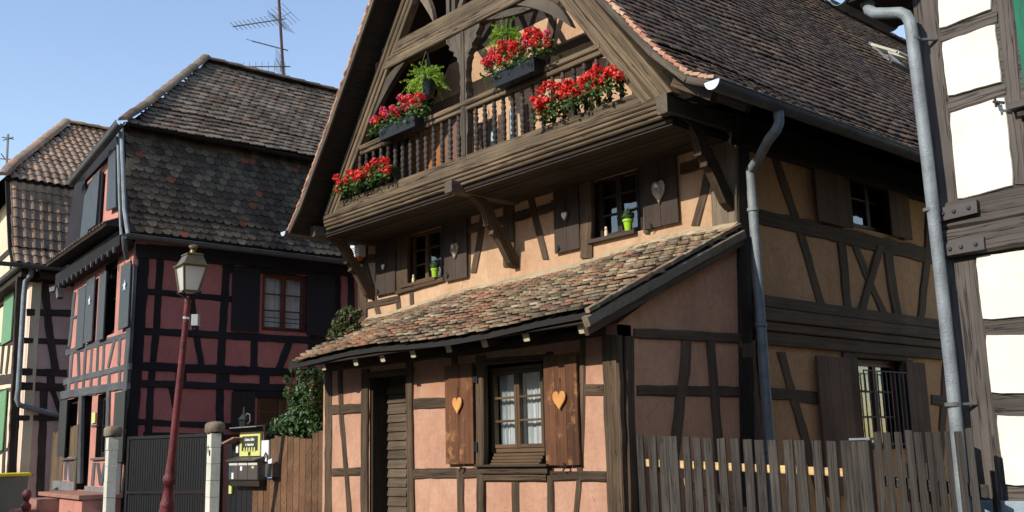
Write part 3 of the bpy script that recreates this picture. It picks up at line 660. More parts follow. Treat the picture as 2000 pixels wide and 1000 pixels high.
# rake board and tile ends on the right edge of the lean-to
mb = MB(); mb.bar((-6.42, 6.62, 2.655), (-6.52, 9.26, 3.82), .05, .07, V((0, -.4, 1)), .006, .06); part('rake_board', mb, M['timber_side'], LR)
mb = MB(); mb.bar((-6.40, 6.60, 2.745), (-6.50, 9.26, 3.91), .07, .10, V((0, -.4, 1)), .012, .10, .12); part('verge_mortar', mb, M['stone'], LR, True)
for k in range(19):
    t = (k+.5)/19; c = V((-6.375-.15*t, y0+(y1-y0)*t, ltz(-6.5, t)+.025)); mb = MB(); d = V((0, .9, .42))*.075
    mb.bar(c-d, c+d, .055, .04+rng.uniform(0, .012), V((0, -.42, .9)), .008, .12, .04); part('verge_tile', mb, M['tile_lean'], LR)
PT = paint('pale rafter end', (.52, .46, .31), .7, .12)
for x in (-11.13, -10.39, -9.82, -9.22, -8.57, -7.97, -7.33, -6.56):
    mb = MB(); mb.bar((x, 6.71, 2.702), (x+rng.uniform(-.01, .01), 7.3, 2.93), .088, .085, V((0, -.4, 1)), .006, .03); part('rafter', mb, [M['timber_dark']], LR)
    mb = MB(); e = V((0, .0045, .0018)); c = V((x, 6.706, 2.70)); mb.bar(c-e, c+e, .086, .083, V((0, -.4, 1)), .006); part('rafter_end', mb, PT, LR)
mb = MB(); mb.bar((-11.8, 6.66, 2.748), (-6.4, 6.66, 2.748), .06, .028, ch=.003); part('fascia', mb, M['timber_dark'], LR)
# ---- main roof
RP = [V((-5.70, 0, 5.13)), V((-6.0, 0, 5.27)), V((-6.42, 0, 5.68)), V((-7.17, 0, 6.60)), V((-10.1, 0, 10.42))]
LP = [V((-14.05, 0, 5.12)), V((-13.75, 0, 5.42)), V((-12.9, 0, 6.52)), V((-10.1, 0, 10.42))]
R = deck('main_roof', RP, .06, (0, 1, 0), (7.8, 7.8), (26.2, 26.2), H, M['soffit'], (.7, 0, .7))
deck('main_roof', LP, .06, (0, 1, 0), (7.8, 7.8), (26.2, 26.2), H, M['soffit'], (-.7, 0, .7))
tm = [tilemesh(.17*k, .30, .016, .42) for k in (.97, 1.0, .94)]
tiles(R, RP, (0, 1, 0), lambda s: 7.86, lambda s: 26.2, .172, .150, tm, M['tile_main'], (.7, 0, .7), jit=.012, th=.019, sag=lambda a, s: .03*math.sin(a*.9+s*.8)+.015*math.sin(a*2.3))
tiles(R, LP, (0, 1, 0), lambda s: 7.84, lambda s: 8.9, .172, .150, tm, M['tile_main'], (-.7, 0, .7), jit=.012, th=.016, limit=0)
def along(P, t):
    L = [(P[i+1]-P[i]).length for i in range(len(P)-1)]; s = t*sum(L)
    for i, l in enumerate(L):
        if s <= l or i == len(L)-1: return P[i]+(P[i+1]-P[i])*(s/l), (P[i+1]-P[i]).normalized()
        s -= l
for P, n_, sg in ((RP, 74, 1), (LP, 74, -1)):
    for k in range(n_):
        c, d = along(P, (k+.5)/n_); nn = V((-d.z, 0, d.x)); nn = nn if nn.z > 0 else -nn; c = c+V((0, 7.83, 0))+nn*.028
        mb = MB(); L = .10*(.5+rng.uniform(0, .10)); dd = (d-nn*.16).normalized()
        mb.bar(c-dd*L, c+dd*L, .085+rng.uniform(0, .03), .035+rng.uniform(0, .02), nn, .010, .18, .04); part('verge_tile', mb, M['verge'], R, True)
    for a, b in zip(P[:-1], P[1:]):
        mb = MB(); d = (b-a).normalized(); nn = V((-d.z, 0, d.x)); nn = nn if nn.z > 0 else -nn
        mb.bar(a+V((0, 7.80, 0))-nn*.035, b+V((0, 7.80, 0))-nn*.035, .035, .075, nn, .004, .03); part('barge_board', mb, M['balcony'], R)
for k in range(36):
    y = 12+.4*k; mb = MB(); rs = []
    for yy, r_ in ((y, .125), (y+.41, .105)): rs.append([V((-10.1+r_*math.cos(a), yy, 10.42+r_*math.sin(a)*.8)) for a in [math.pi*j/8 for j in range(9)]]+[V((-10.1-.08, yy, 10.40)), V((-10.1+.08, yy, 10.40))])
    mb.loft(rs); part('ridge_tile', mb, M['tile_main'], R)
# roof window, propped open
nn = V((.794, 0, .608)); d = V((-.608, 0, .794)); q = V((-8.75, 17.45, 8.62)); mb = MB()
G = Fr(q, (0, 1, 0), nn)
def RP_(u, v, w_): return q+V((0, 1, 0))*u*.7+d*v*.6+nn*w_*.7
def rbar(mb, a, b, w_, h): mb.bar(RP_(*a), RP_(*b), w_, h, nn)
for a, b in (((0, 0, .08), (.8, 0, .08)), ((0, 1, .08), (.8, 1, .08)), ((0, 0, .08), (0, 1, .08)), ((.8, 0, .08), (.8, 1, .08))): rbar(mb, a, b, .07, .12)
rw = part('roof_window', mb, M['zinc_dark'], R); mb = MB(); mb.poly([RP_(.03, .03, .12), RP_(.77, .03, .12), RP_(.77, .97, .12), RP_(.03, .97, .12)]); part('pane', mb, M['glass'], rw)
mb = MB()
for a, b in (((0, 0, .42), (.8, 0, .42)), ((0, .9, .14), (.8, .9, .14)), ((0, 0, .42), (0, .9, .14)), ((.8, 0, .42), (.8, .9, .14))): rbar(mb, a, b, .08, .05)
part('sash', mb, paint('weathered pale sash', (.40, .38, .30), .6, .2), rw)
# ---- gutter and downpipe
def gutter(parent, p0, p1, r_, up=V((0, 0, 1)), mat='zinc_dark', cap=None):
    p0 = V(p0); p1 = V(p1); dd = (p1-p0).normalized(); sd = dd.cross(up).normalized(); u2 = sd.cross(dd); mb = MB(); rs = []
    for p in (p0, p1):
        o = [p+sd*math.cos(a)*r_+u2*math.sin(a)*r_ for a in [math.pi+math.pi*j/10 for j in range(11)]]
        i_ = [p+sd*math.cos(a)*(r_-.004)+u2*math.sin(a)*(r_-.004) for a in [math.pi+math.pi*j/10 for j in range(11)]]
        rs.append(o+i_[::-1])
    mb.loft(rs)
    for s in (-1, 1): mb.tube([p0+sd*r_*s, p1+sd*r_*s], .009, 6)
    g_ = part('gutter', mb, M[mat], parent, True)
    n = int((p1-p0).length/1.4)
    for k in range(n):
        c = p0+dd*(1.0+1.4*k); mb = MB(); rs = [[c+dd*e+sd*math.cos(a)*(r_+.003)+u2*math.sin(a)*(r_+.003) for a in [math.pi+math.pi*j/10 for j in range(11)]] for e in (-.012, .012)]
        mb.loft(rs, cap=False, closed=False); part('seam', mb, M[mat], g_)
    if cap:
        mb = MB(); rs = [[p0-dd*e+sd*math.cos(a)*r_*1.02+u2*math.sin(a)*r_*1.02 for a in [math.pi+math.pi*j/12 for j in range(13)]] for e in (.0, .012)]
        mb.loft(rs); part('end_cap', mb, M[cap], g_)
    return g_
gutter(H, (-5.665, 7.74, 5.105), (-5.665, 26, 5.105), .088, cap='zinc_light')
gutter(H, (-14.1, 7.74, 5.11), (-14.1, 12, 5.11), .07, cap='zinc_light')
FG = Fr((-5.67, 0, 0), (0, 1, 0), (1, 0, 0)); yo = FG.un(1522, 240)[0]; yp = FS.un(1470, 400, .13)[0]
mb = MB(); P0 = V((-5.67, yo, 5.03)); P3 = FS.P(yp, 4.66, .13)
pts = [P0, P0+V((0, 0, -.12)), P0+V((-.03, -.02, -.2))]
for k in range(1, 6): pts.append((P0+V((-.08, -.04, -.24))).lerp(P3+V((.06, .04, .08)), k/6))
pts += [P3, P3-V((0, 0, .1)), FS.P(yp, 3.0, .13), FS.P(yp, .3, .13)]
mb.tube(pts, .054, 14); dp = part('downpipe', mb, M['zinc'], H, True)
for v in (4.2, 2.9, 1.55): mb = MB(); mb.lathe([(.060, v-.02), (.067, v-.018), (.067, v+.018), (.060, v+.02)], (XR+.13, yp, 0)); part('pipe_collar', mb, M['zinc'], dp)
# ---- balcony
B = M['beam']; FBb = FB
def hb(u0, u1, v0, v1, w0, w1, mat=None, name='balcony_beam', wob=.025, ch=.012):
    mb = MB(); mb.bar(FB.P(u0, (v0+v1)/2, (w0+w1)/2), FB.P(u1, (v0+v1)/2, (w0+w1)/2), v1-v0, w1-w0, FB.n, ch, wob, .25); return part(name, mb, mat or B, H, True)
hb(-13.60, -6.70, 5.255, 5.33, -.14, .050); hb(-13.60, -6.69, 5.205, 5.252, -.14, .034); hb(-13.61, -6.70, 5.150, 5.202, -.14, .018); hb(-13.6, -6.70, 5.10, 5.147, -.14, -.01)
hb(-13.40, -6.66, 5.334, 5.485, -.14, .012)
hb(-12.62, -7.52, 6.105, 6.17, -.10, .00); hb(-12.60, -7.54, 6.172, 6.245, -.11, .025)
hb(-12.16, -8.02, 7.26, 7.44, -.14, .03); hb(-12.02, -8.12, 7.444, 7.63, -.14, .012)
sl = 1.345
def rake(sd, u, v, a, b, w0, w1, top=10.0, mat=None):
    """gable board following the roof slope, from a to b inside the outer line"""
    q = lambda off, vv: (u+sd*(off+(vv-v)/sl), vv)
    mb = MB(); rs = []; n = 18
    for k in range(n+1):
        vv = v+(top-v)*k/n; j = rng.uniform(-.004, .004)
        A0, A1 = q(a+j, vv), q(b+j, vv); c = .012*sd
        rs.append([FB.P(A0[0], vv, w0), FB.P(A0[0], vv, w1-.01), FB.P(A0[0]+c, vv, w1), FB.P(A1[0]-c, vv, w1), FB.P(A1[0], vv, w1-.01), FB.P(A1[0], vv, w0)])
    mb.loft(rs); return part('gable_board', mb, mat or B, H, True)
for a, b, w1 in ((0, .15, .05), (.153, .27, .03), (.273, .37, .045), (.373, .46, .015)): rake(-1, -6.498, 5.335, a, b, -.12, w1, 9.0)
for a, b, w1 in ((0, .12, .05), (.123, .22, .03), (.223, .31, .015)): rake(1, -13.595, 5.335, a, b, -.12, w1, 9.0)
# central carved post
zP = Zm(780, 0, 6.25)
def ext_px(F, pts, w0, w1, mat, name, parent=H, z=ID, smooth=False):
    mb = MB(); mb.ext(F, [F.un(*z(*p)) for p in pts], w0, w1); return part(name, mb, mat, parent, smooth)
Bc = M['balcony']
def mirror_profile():
    L = [(.060, 5.485), (.060, 5.75), (.082, 5.80), (.082, 6.02), (.070, 6.08), (.070, 6.26), (.078, 6.32), (.060, 6.38), (.060, 6.48), (.080, 6.52), (.062, 6.58), (.062, 6.66), (.078, 6.70), (.078, 6.78), (.095, 6.83),
         (.125, 6.86), (.115, 6.90), (.16, 6.94), (.20, 6.96), (.19, 7.01), (.25, 7.05), (.30, 7.08), (.285, 7.13), (.33, 7.17), (.36, 7.20), (.36, 7.262)]
    return [(-10.09+a, v) for a, v in L]+[(-10.09-a, v) for a, v in L[::-1]]
pf = mirror_profile(); mb = MB(); h = len(pf)//2
rs = [[FB.P(pf[i][0], pf[i][1], -.10), FB.P(pf[i][0], pf[i][1], .0), FB.P(pf[-1-i][0], pf[-1-i][1], .0), FB.P(pf[-1-i][0], pf[-1-i][1], -.10)] for i in range(h)]
mb.loft(rs); part('carved_post', mb, Bc, H)
for u in (-10.12, -10.06): pass
mb = MB(); mb.boxF(FB, -10.13, -10.05, 5.49, 7.25, -.02, .014); part('post_strip', mb, Bc, H)
# curved braces of the arcade openings
def crescent(F, p0, c0, p1, c1, w0, w1, mat, name='arch_brace'):
    """outer curve p0-c0-p1 and inner curve p0-c1-p1, quadratic"""
    n = 10; out = []
    for C_ in (c0, c1):
        row = []
        for k in range(n+1):
            t = k/n; row.append(((1-t)**2*p0[0]+2*t*(1-t)*C_[0]+t*t*p1[0], (1-t)**2*p0[1]+2*t*(1-t)*C_[1]+t*t*p1[1]))
        out.append(row)
    mb = MB(); rs = [[F.P(*a, w0), F.P(*a, w1), F.P(b[0], b[1]-.012, w1), F.P(b[0], b[1]-.012, w0)] for a, b in zip(*out)]
    mb.loft(rs); return part(name, mb, mat, H)
crescent(FB, (-12.36, 6.52), (-12.12, 7.27), (-11.45, 7.262), (-12.0, 6.95), -.09, -.01, Bc)
crescent(FB, (-8.02, 6.62), (-8.3, 7.27), (-9.0, 7.262), (-8.5, 7.05), -.09, -.01, Bc)
crescent(FB, (-8.72, 7.10), (-9.0, 7.27), (-9.6, 7.262), (-9.1, 7.12), -.08, .0, Bc)
# turned balusters
bp = [(.022, 0), (.022, .05), (.030, .06), (.022, .075), (.019, .09), (.028, .115), (.032, .13), (.026, .15), (.020, .165), (.026, .185), (.031, .21), (.026, .24), (.021, .25), (.028, .27), (.033, .30), (.028, .33), (.021, .345), (.026, .37),
      (.031, .395), (.026, .42), (.020, .43), (.026, .455), (.032, .475), (.028, .495), (.019, .515), (.022, .53), (.030, .545), (.022, .56), (.022, .625)]
mb = MB(); mb.lathe([(r_*1.15, z) for r_, z in bp], n=10); bm = mb.mesh('baluster', M['baluster'], True); k = 0; u = -13.05
while u < -6.95:
    vt = min(6.108, 5.316+(u+.02+13.595-.22)*1.35, 5.347+(-6.498-u-.30)*1.337)
    if vt > 5.60 and abs(u+10.09) > .12:
        h_ = 1.0 if vt > 6.0 else (vt-5.485)/.625
        Mx = Matrix.Translation(V((u, 8.25+rng.uniform(-.004, .004), 5.484))) @ Matrix.Rotation(rng.random()*6, 4, 'Z') @ Matrix.Diagonal((1, 1, h_, 1)); inst('baluster', bm, H, Mx)
    u += .186+rng.uniform(-.006, .006)
# above the collar beam: carved cross braces
cw = wood('carved pale oak', (.15, .115, .08), bump=.006)
for (p0, c0, p1, c1) in (((-11.62, 7.63), (-11.55, 8.15), (-11.05, 8.35), (-11.35, 7.95)), ((-10.75, 7.63), (-10.8, 8.15), (-11.25, 8.32), (-10.98, 8.0))): crescent(FB, p0, c0, p1, c1, -.08, -.01, cw, 'carved_brace')
crescent(FB, (-11.75, 8.62), (-11.5, 8.2), (-11.1, 8.2), (-11.3, 8.28), -.08, -.01, cw, 'carved_brace')
crescent(FB, (-10.6, 8.62), (-10.8, 8.2), (-11.15, 8.2), (-11.0, 8.28), -.08, -.01, cw, 'carved_brace')
for u in (-10.42, -10.30): mb = MB(); mb.bar(FB.P(u, 7.63, -.05), FB.P(u, 9.3, -.05), .075, .08, FB.n, .006, .03); part('gable_stud', mb, Bc, H)
for a, b in (((-10.2, 7.63), (-9.75, 8.4)), ((-9.8, 7.63), (-10.2, 8.5)), ((-9.5, 7.63), (-9.2, 8.2)), ((-9.25, 7.63), (-9.75, 8.5))): mb = MB(); mb.bar(FB.P(*a, -.06), FB.P(*b, -.06), .085, .06, FB.n, .006, .04); part('gable_brace', mb, cw, H)
# balcony floor, cantilevers and brackets
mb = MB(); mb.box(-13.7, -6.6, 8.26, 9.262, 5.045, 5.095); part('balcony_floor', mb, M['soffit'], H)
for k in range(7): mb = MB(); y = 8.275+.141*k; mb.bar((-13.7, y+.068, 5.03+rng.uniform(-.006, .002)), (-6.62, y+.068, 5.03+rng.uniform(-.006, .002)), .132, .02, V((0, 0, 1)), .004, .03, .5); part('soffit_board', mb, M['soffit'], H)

BR = [(8.40, 5.03), (8.55, 4.96), (8.66, 4.84), (8.705, 4.72), (8.70, 4.66), (8.76, 4.66), (8.80, 4.60), (8.79, 4.55), (8.86, 4.53), (8.93, 4.44), (9.02, 4.30), (9.10, 4.18), (9.20, 4.12), (9.255, 4.12)]
BI = [(8.86, 5.03), (8.88, 5.00), (8.92, 4.95), (8.95, 4.92), (8.97, 4.89), (9.0, 4.86), (9.03, 4.82), (9.06, 4.78), (9.10, 4.73), (9.14, 4.67), (9.18, 4.60), (9.22, 4.52), (9.24, 4.45), (9.255, 4.40)]
for x, yf, z0, z1 in ((-6.63, 8.13, 5.12, 5.33), (-10.27, 8.06, 5.0, 5.16), (-13.82, 8.1, 5.02, 5.2)):
    mb = MB(); mb.bar((x, yf, (z0+z1)/2), (x, 9.6, (z0+z1)/2), .15, z1-z0, V((0, 0, 1)), .012, .05, .2); part('cantilever_beam', mb, M['balcony'], H, True)
    mb = MB(); dz = z0-5.03; rs = []
    for a, b in zip(BR, [(x_[0]+(y_[0]-x_[0])*.56, x_[1]+(y_[1]-x_[1])*.56) for x_, y_ in zip(BR, BI)]): rs.append([V((x-.05, a[0], a[1]+dz)), V((x+.05, a[0], a[1]+dz)), V((x+.05, b[0], b[1]+dz)), V((x-.05, b[0], b[1]+dz))])
    mb.loft(rs); part('bracket', mb, M['timber'], H)
for y in (8.02, 8.6): mb = MB(); mb.bar((-6.35, y, 5.36), (-5.86, y, 5.06), .09, .10); part('eave_block', mb, M['timber'], H)
sc = MB(); c0 = V((-6.62, 9.20, 4.28)); sc.tube([c0+V((0, -.02-.055*(1-k/22)*math.cos(k*.42), .085*(1-k/22)*math.sin(k*.42))) for k in range(20)], .012, 6); part('scroll', sc, M['wicker'], H)
# back wall of the balcony
def tB(pts, w_, mat=T, **k): return timber(H, FM, pts, w_, mat, **k)
tB([(1086, 0), (1075, 70), (1058, 180)], 15, M['timber_side']); tB([(1010, 130), (1230, 40)], 16, M['timber_side']); tB([(1150, 100), (1158, 260)], 10); tB([(1040, 60), (1000, 105)], 12, cw)
rA = (FM.un(745, 230)[0], FM.un(925, 200)[0])
for k in range(7):
    a = rA[0]+(rA[1]-rA[0])*k/7; mb = MB(); mb.boxF(FM, a+.002, a+(rA[1]-rA[0])/7-.002, 5.1, 7.0, .0, .03+rng.uniform(0, .004)); part('wall_board', mb, M['shutter_side'], H)
ra = rect(FM, ID, 812, 235, 872, 320); mb = MB()
for k in range(3): mb.boxF(FM, ra[0]+k*(ra[1]-ra[0])/3+.003, ra[0]+(k+1)*(ra[1]-ra[0])/3-.003, 5.1, ra[3], .034, .06)
part('cupboard_door', mb, M['orange_door'], H)
for k in range(5):
    a = FM.un(930+k*22, 200)[0]; mb = MB(); mb.boxF(FM, a+.003, a+.15, 5.1, 6.4, .0, .028); part('wall_board', mb, M['shutter_side'], H)
# ------------------------------------------------------------------ white house on the right
WH = thing('white_house', (0, 10, .05), 'white half-timbered house with grey-brown beams and green shutter cropped by the right edge', 'house')
PW = M['plaster_white']; TW = M['timber_white']
mb = MB(); mb.boxF(FW, -3.2, 3.5, 2.95, 6.5, -.3, -.006); mb.boxF(FW, -3.2, 3.5, .2, 2.949, -.3, -.006); mb.box(-3.19, -2.95, 7.2, 15, .2, 6.4); mb.box(-3.1, 3.5, 14.8, 15, .2, 6.4)
part('wall', mb, TW, WH)
def infill(quad, name='plaster_panel'):
    """a panel of plaster between the timbers, standing a little proud"""
    uv = [V((*FW.un(*p), 0)) for p in quad]; pts = []
    for i in range(4):
        a, b = uv[i], uv[(i+1) % 4]; n = 7
        for k in range(n): pts.append(a.lerp(b, (k+.12)/n)+V((rng.uniform(-.003, .003), rng.uniform(-.003, .003), 0)))
    c = sum(pts, V((0, 0, 0)))/len(pts); ins = [c+(p-c)*.982 for p in pts]; mb = MB()
    mb.loft([[FW.P(p.x, p.y, -.04) for p in pts], [FW.P(p.x, p.y, .006) for p in pts], [FW.P(p.x, p.y, .014) for p in ins]]); part(name, mb, PW, WH)
infill([(1830, -70), (1936, -110), (1938, 18), (1836, 58)]); infill([(1840, 84), (1944, 46), (1958, 160), (1852, 190)]); infill([(1855, 222), (1963, 188), (1982, 362), (1872, 392)])
infill([(1906, 502), (2070, 478), (2080, 612), (1920, 626)]); infill([(1924, 655), (2090, 652), (2100, 768), (1938, 769)]); infill([(1946, 812), (2110, 815), (2120, 950), (1965, 948)])
infill([(2040, 300), (2140, 270), (2150, 420), (2050, 430)])
def tW(pts, w_, **k): return timber(WH, FW, pts, w_, TW, **k)
tW([(1803, -20), (1828, 200), (1852, 408)], 50, proud=.0, exttop=6.3, wob=.01, name='post'); tW([(1872, 506), (1895, 700), (1925, 985)], 72, ext=.3, proud=.0, wob=.01, name='post')
tW([(1835, 76), (1948, 34)], 22, proud=-.003); tW([(1848, 210), (1965, 172)], 24, proud=-.003); tW([(1916, 642), (2080, 632)], 26, proud=-.003); tW([(1934, 790), (2100, 790)], 30, proud=-.003); tW([(1962, 968), (2110, 966)], 30, proud=-.003)
tW([(1962, 0), (1980, 200), (1998, 360)], 32, proud=.0, exttop=6.3, name='post')
def hw(v0, v1, w1):
    mb = MB(); mb.bar(FW.P(-3.17, (v0+v1)/2, w1/2-.02), FW.P(3.4, (v0+v1)/2, w1/2-.02), v1-v0, w1+.04, FW.n, .02, .05, .16); part('floor_beam', mb, TW, WH, True)
hw(3.045, 3.235, .045); hw(2.845, 3.04, .065)
for q in (((1822, 411), (1910, 391), (1912, 416), (1824, 437)), ((1836, 480), (1924, 463), (1926, 487), (1838, 503))):
    uv = [FW.un(*p, .06) for p in q]; mb = MB(); mb.ext(FW, uv, .05, .085); so_ = part('iron_strap', mb, M['strap'], WH)
    for t in (.25, .5, .82):
        a = V((*uv[0], 0)).lerp(V((*uv[1], 0)), t).lerp(V((*uv[3], 0)).lerp(V((*uv[2], 0)), t), .5); mb = MB(); mb.lathe([(0, .097), (.012, .096), (.016, .085)], FW.P(a.x, a.y, 0), 8, FW.n); part('bolt', mb, M['iron'], so_)
shutter(WH, FW, *rect(FW, ID, 1981, -140, 2045, 190, .06), .06, M['green_shutter'], 2)
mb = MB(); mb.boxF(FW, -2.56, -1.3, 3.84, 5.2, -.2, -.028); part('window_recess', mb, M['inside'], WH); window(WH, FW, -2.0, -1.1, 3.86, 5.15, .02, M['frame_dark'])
mb = MB(); u, v = FW.un(1985, 205); mb.boxF(FW, u-.02, u+1.5, v-.05, v, 0, .10); mb.boxF(FW, u+.02, u+1.5, v-.10, v-.052, 0, .06); part('window_sill', mb, TW, WH)
mb = MB(); u, v = FW.un(1952, 204); mb.tube([FW.P(u, v, .02), FW.P(u, v, .09), FW.P(u+.07, v-.03, .10)], .010, 6); mb.tube([FW.P(u+.01, v-.04, .085), FW.P(u+.01, v+.03, .09)], .009, 6); part('shutter_catch', mb, M['iron'], WH)
mb = MB(); mb.boxF(FW, -3.22, 3.4, .05, 1.205, -.2, .05); part('plinth', mb, M['bluecement'], WH)
# eave, gutter end and downpipe
mb = MB(); mb.ext(FW, [(-3.62, 4.86), (-3.2, 4.86), (1, 9.2), (1, 9.4), (-3.62, 4.95)], -.5, .22); part('roof', mb, M['soffit'], WH)
gutter(WH, FW.P(-3.66, 4.93, .25), FW.P(-3.66, 4.93, -.55), .075, mat='zinc')
def pw(x, y, w_=.14): return FW.P(*FW.un(x, y, w_), w_)
mb = MB(); mb.tube([pw(1690, -25, .1), pw(1694, 8, .1), pw(1698, 20, .12), pw(1708, 26, .14), pw(1730, 26, .14), pw(1758, 25, .14), pw(1770, 30, .14), pw(1777, 42, .14), pw(1780, 60, .14), pw(1812, 320, .14), pw(1836, 530, .12), pw(1858, 730, .12), pw(1880, 960, .12), pw(1890, 1040, .12)], .043, 14)
dp2 = part('downpipe', mb, M['zinc'], WH, True)
for (x, y) in ((1784, 78), (1817, 410), (1860, 790)):
    c = pw(x, y, .13); mb = MB(); mb.lathe([(.043, -.014), (.050, -.012), (.050, .012), (.043, .014)], c); mb.bar(c, c+V((.11, .12, 0)), .02, .02); part('pipe_collar', mb, M['zinc_dark'], dp2)
mb = MB(); mb.lathe([(.049, -.02), (.054, -.018), (.054, .02), (.049, .022)], pw(1694, 6, .1)); part('pipe_collar', mb, M['zinc'], dp2)
# ------------------------------------------------------------------ red house
RH = thing('red_house', (-19, 9, .3), 'red half-timbered house with black-blue beams and a fish-scale tiled mansard roof behind the gate', 'house')
H5, zR, zS, Z2, Z8 = Zm(0, 500, 2), Zm(100, 540, 2.633), Zm(240, 440, 2.777), Zm(0, 220, 2.5), Zm(0, 880, 7.692)
uL = -3.38
rS1 = rect(FRS, zS, 745, 268, 992, 580, -.08); rS2 = rect(FRS, zS, 718, 925, 985, 1100, -.08)
wall(RH, FRS, 0.02, 9.0, .3, 5.45, [rS1, rS2], M['plaster_redshade'], .2)
du = rect(FRF, zR, 165, 615, 216, 1000, -.05); du = (du[0], du[1], 1.08, du[3])
wq = [rect(FRF, zR, 286, -70, 348, 300, -.05), rect(FRF, zR, 88, 630, 148, 928, -.05), rect(FRF, zR, 248, 605, 302, 930, -.05), du]
wall(RH, FRF, uL, 0, .3, 5.3, wq, M['plaster_red'], .2)
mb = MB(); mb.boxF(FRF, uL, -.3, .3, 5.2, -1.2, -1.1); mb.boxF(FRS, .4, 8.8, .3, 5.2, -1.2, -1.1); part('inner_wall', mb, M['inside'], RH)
mb = MB(); mb.box(-20.9, -20.7, 7, 15.4, .3, 5.3); mb.box(-20.9, -17.1, 15.3, 15.5, .3, 7.4); part('wall', mb, M['plaster_red'], RH)
BB = M['blue_black']; BG = M['blue_grey']
def tS(pts, w_, **k): return timber(RH, FRS, pts, w_, k.pop('mat', BB), zS, s=1/2.777, **k)
tS([(114, 120), (86, 560), (56, 1000)], 62, ext=.3, proud=.03)
tS([(203, 170), (182, 560), (162, 750), (150, 860)], 38); tS([(562, 200), (542, 560), (528, 770), (524, 1100)], 42, ext=.3)
tS([(372, 385), (395, 580), (426, 755)], 36); tS([(262, 880), (285, 990)], 34); tS([(150, 880), (140, 1100)], 40, ext=.3)
tS([(712, 590), (710, 780)], 40); tS([(905, 625), (848, 775)], 42); tS([(1028, 600), (1020, 800)], 40); tS([(1236, 200), (1238, 640)], 34)
tS([(315, 775), (318, 860)], 62); tS([(548, 790), (546, 880)], 62); tS([(768, 800), (766, 880)], 54)
tS([(1150, 240), (1152, 640)], 60); tS([(590, 200), (592, 260)], 30)
tS([(70, 138), (1300, 232)], 76, proud=.05); tS([(120, 358), (600, 402)], 32); tS([(110, 574), (1300, 640)], 40, proud=.022)
tS([(60, 762), (1200, 812)], 46, proud=.03); tS([(60, 858), (1200, 892)], 38, proud=.03); tS([(600, 240), (1300, 262)], 36); tS([(600, 905), (1000, 920)], 50)
timber(RH, FRS, [H5(525, 648), H5(850, 662), H5(1150, 680)], 12, BB); timber(RH, FRS, [H5(560, 700), H5(1150, 716)], 12, BB, ext=None)
window(RH, FRS, *rS1, -.08, M['frame_red'], 2, curtain=[(.02, .98)]); window(RH, FRS, *rS2, -.08, M['frame'], 1)
shutter(RH, FRS, *rect(FRS, zS, 592, 232, 742, 576, .05), .05, M['shutter_black'], 3); shutter(RH, FRS, *rect(FRS, zS, 1000, 270, 1150, 600, .05), .05, M['shutter_black'], 3)
shutter(RH, FRS, *rect(FRS, zS, 590, 905, 715, 1120, .05), .05, M['shutter_black'], 3)
mb = MB()
for v in (rS1[2]+.16, rS1[2]+.24): mb.tube([FRS.P(rS1[0], v, .05), FRS.P(rS1[1], v, .05)], .010, 6)
part('window_rail', mb, M['iron'], RH)
# front timbers
def tR(pts, w_, **k): return timber(RH, FRF, pts, w_, k.pop('mat', BG), zR, s=1/2.633, wob=.03, **k)
tR([(78, 394), (412, 296)], 32); tR([(66, 545), (406, 462)], 32, proud=.02); tR([(56, 612), (398, 556)], 42, proud=.03)
tR([(424, -60), (404, 300), (384, 600), (362, 920)], 20, ext=.9, proud=.03)
for a, b in (((112, 390), (100, 530)), ((142, 378), (146, 522)), ((180, 370), (172, 508)), ((212, 360), (203, 498)), ((243, 350), (237, 488)), ((275, 342), (268, 478)), ((328, 325), (296, 468)), ((358, 315), (350, 455))): tR([a, b], 11)
for x in (93, 130, 168, 207, 250, 300, 355): tR([(x+2, 545-.25*(x-66)), (x-2, 608-.17*(x-56))], 12)
tR([(124, 80), (96, 360)], 12); tR([(104, 215), (132, 208)], 14); tR([(236, 20), (222, 330)], 10); tR([(408, 60), (396, 280)], 9, mat=BB)
tR([(157, 610), (150, 1000)], 14, ext=1.2, proud=.035); tR([(238, 605), (200, 610)], 8); tR([(212, 770), (236, 768)], 10); tR([(303, 590), (294, 935)], 12, proud=.04)
tR([(60, 942), (145, 934)], 12, proud=.05); tR([(216, 940), (302, 936)], 12, proud=.05)
for a, b in (((1000, 150), (985, 440)), ((1050, 170), (1060, 450)), ((1135, 165), (1095, 450)), ((1425, 180), (1395, 520)), ((1480, 185), (1522, 520)), ((1592, 185), (1530, 520)), ((1655, 185), (1635, 535))): timber(RH, FRF, [Z8(*a), Z8(*b)], 5, BG, wob=.04)
for p in ([(810, 450), (1155, 470), (1155, 605), (808, 590)], [(1300, 530), (1755, 570), (1748, 720), (1290, 610)]): ext_px(FRF, p, -.05, .035, M['cement'], 'plinth', RH, Z8)
shutter(RH, FRF, *rect(FRF, zR, 134, 60, 171, 366, .05), .05, M['shutter_grey'], 2, batten=False); shutter(RH, FRF, *rect(FRF, zR, 176, 16, 216, 334, .07), .07, M['shutter_grey'], 2, batten=False)
shutter(RH, FRF, *rect(FRF, zR, 242, -12, 275, 322, .07), .07, M['shutter_grey'], 2, batten=False); shutter(RH, FRF, *rect(FRF, zR, 354, -62, 402, 262, .07), .07, M['shutter_grey'], 2, batten=False)
shutter(RH, FRF, *rect(FRF, zR, 38, 640, 76, 925, .06), .06, M['shutter_black'], 2, batten=False); shutter(RH, FRF, *rect(FRF, zR, 320, 595, 374, 955, .06), .06, M['shutter_black'], 2, batten=False)  # black of the right-hand shutter also paints in the shade beside it
for q in wq[:3]: window(RH, FRF, q[0]+.01, q[1]-.01, q[2]+.01, q[3]-.01, -.10, M['blue_black'], 1, cas=1)
mb = MB(); mb.boxF(FRF, du[0], du[1], 1.08, du[3], -.2, -.16); rd = part('door', mb, M['shutter_black'], RH)
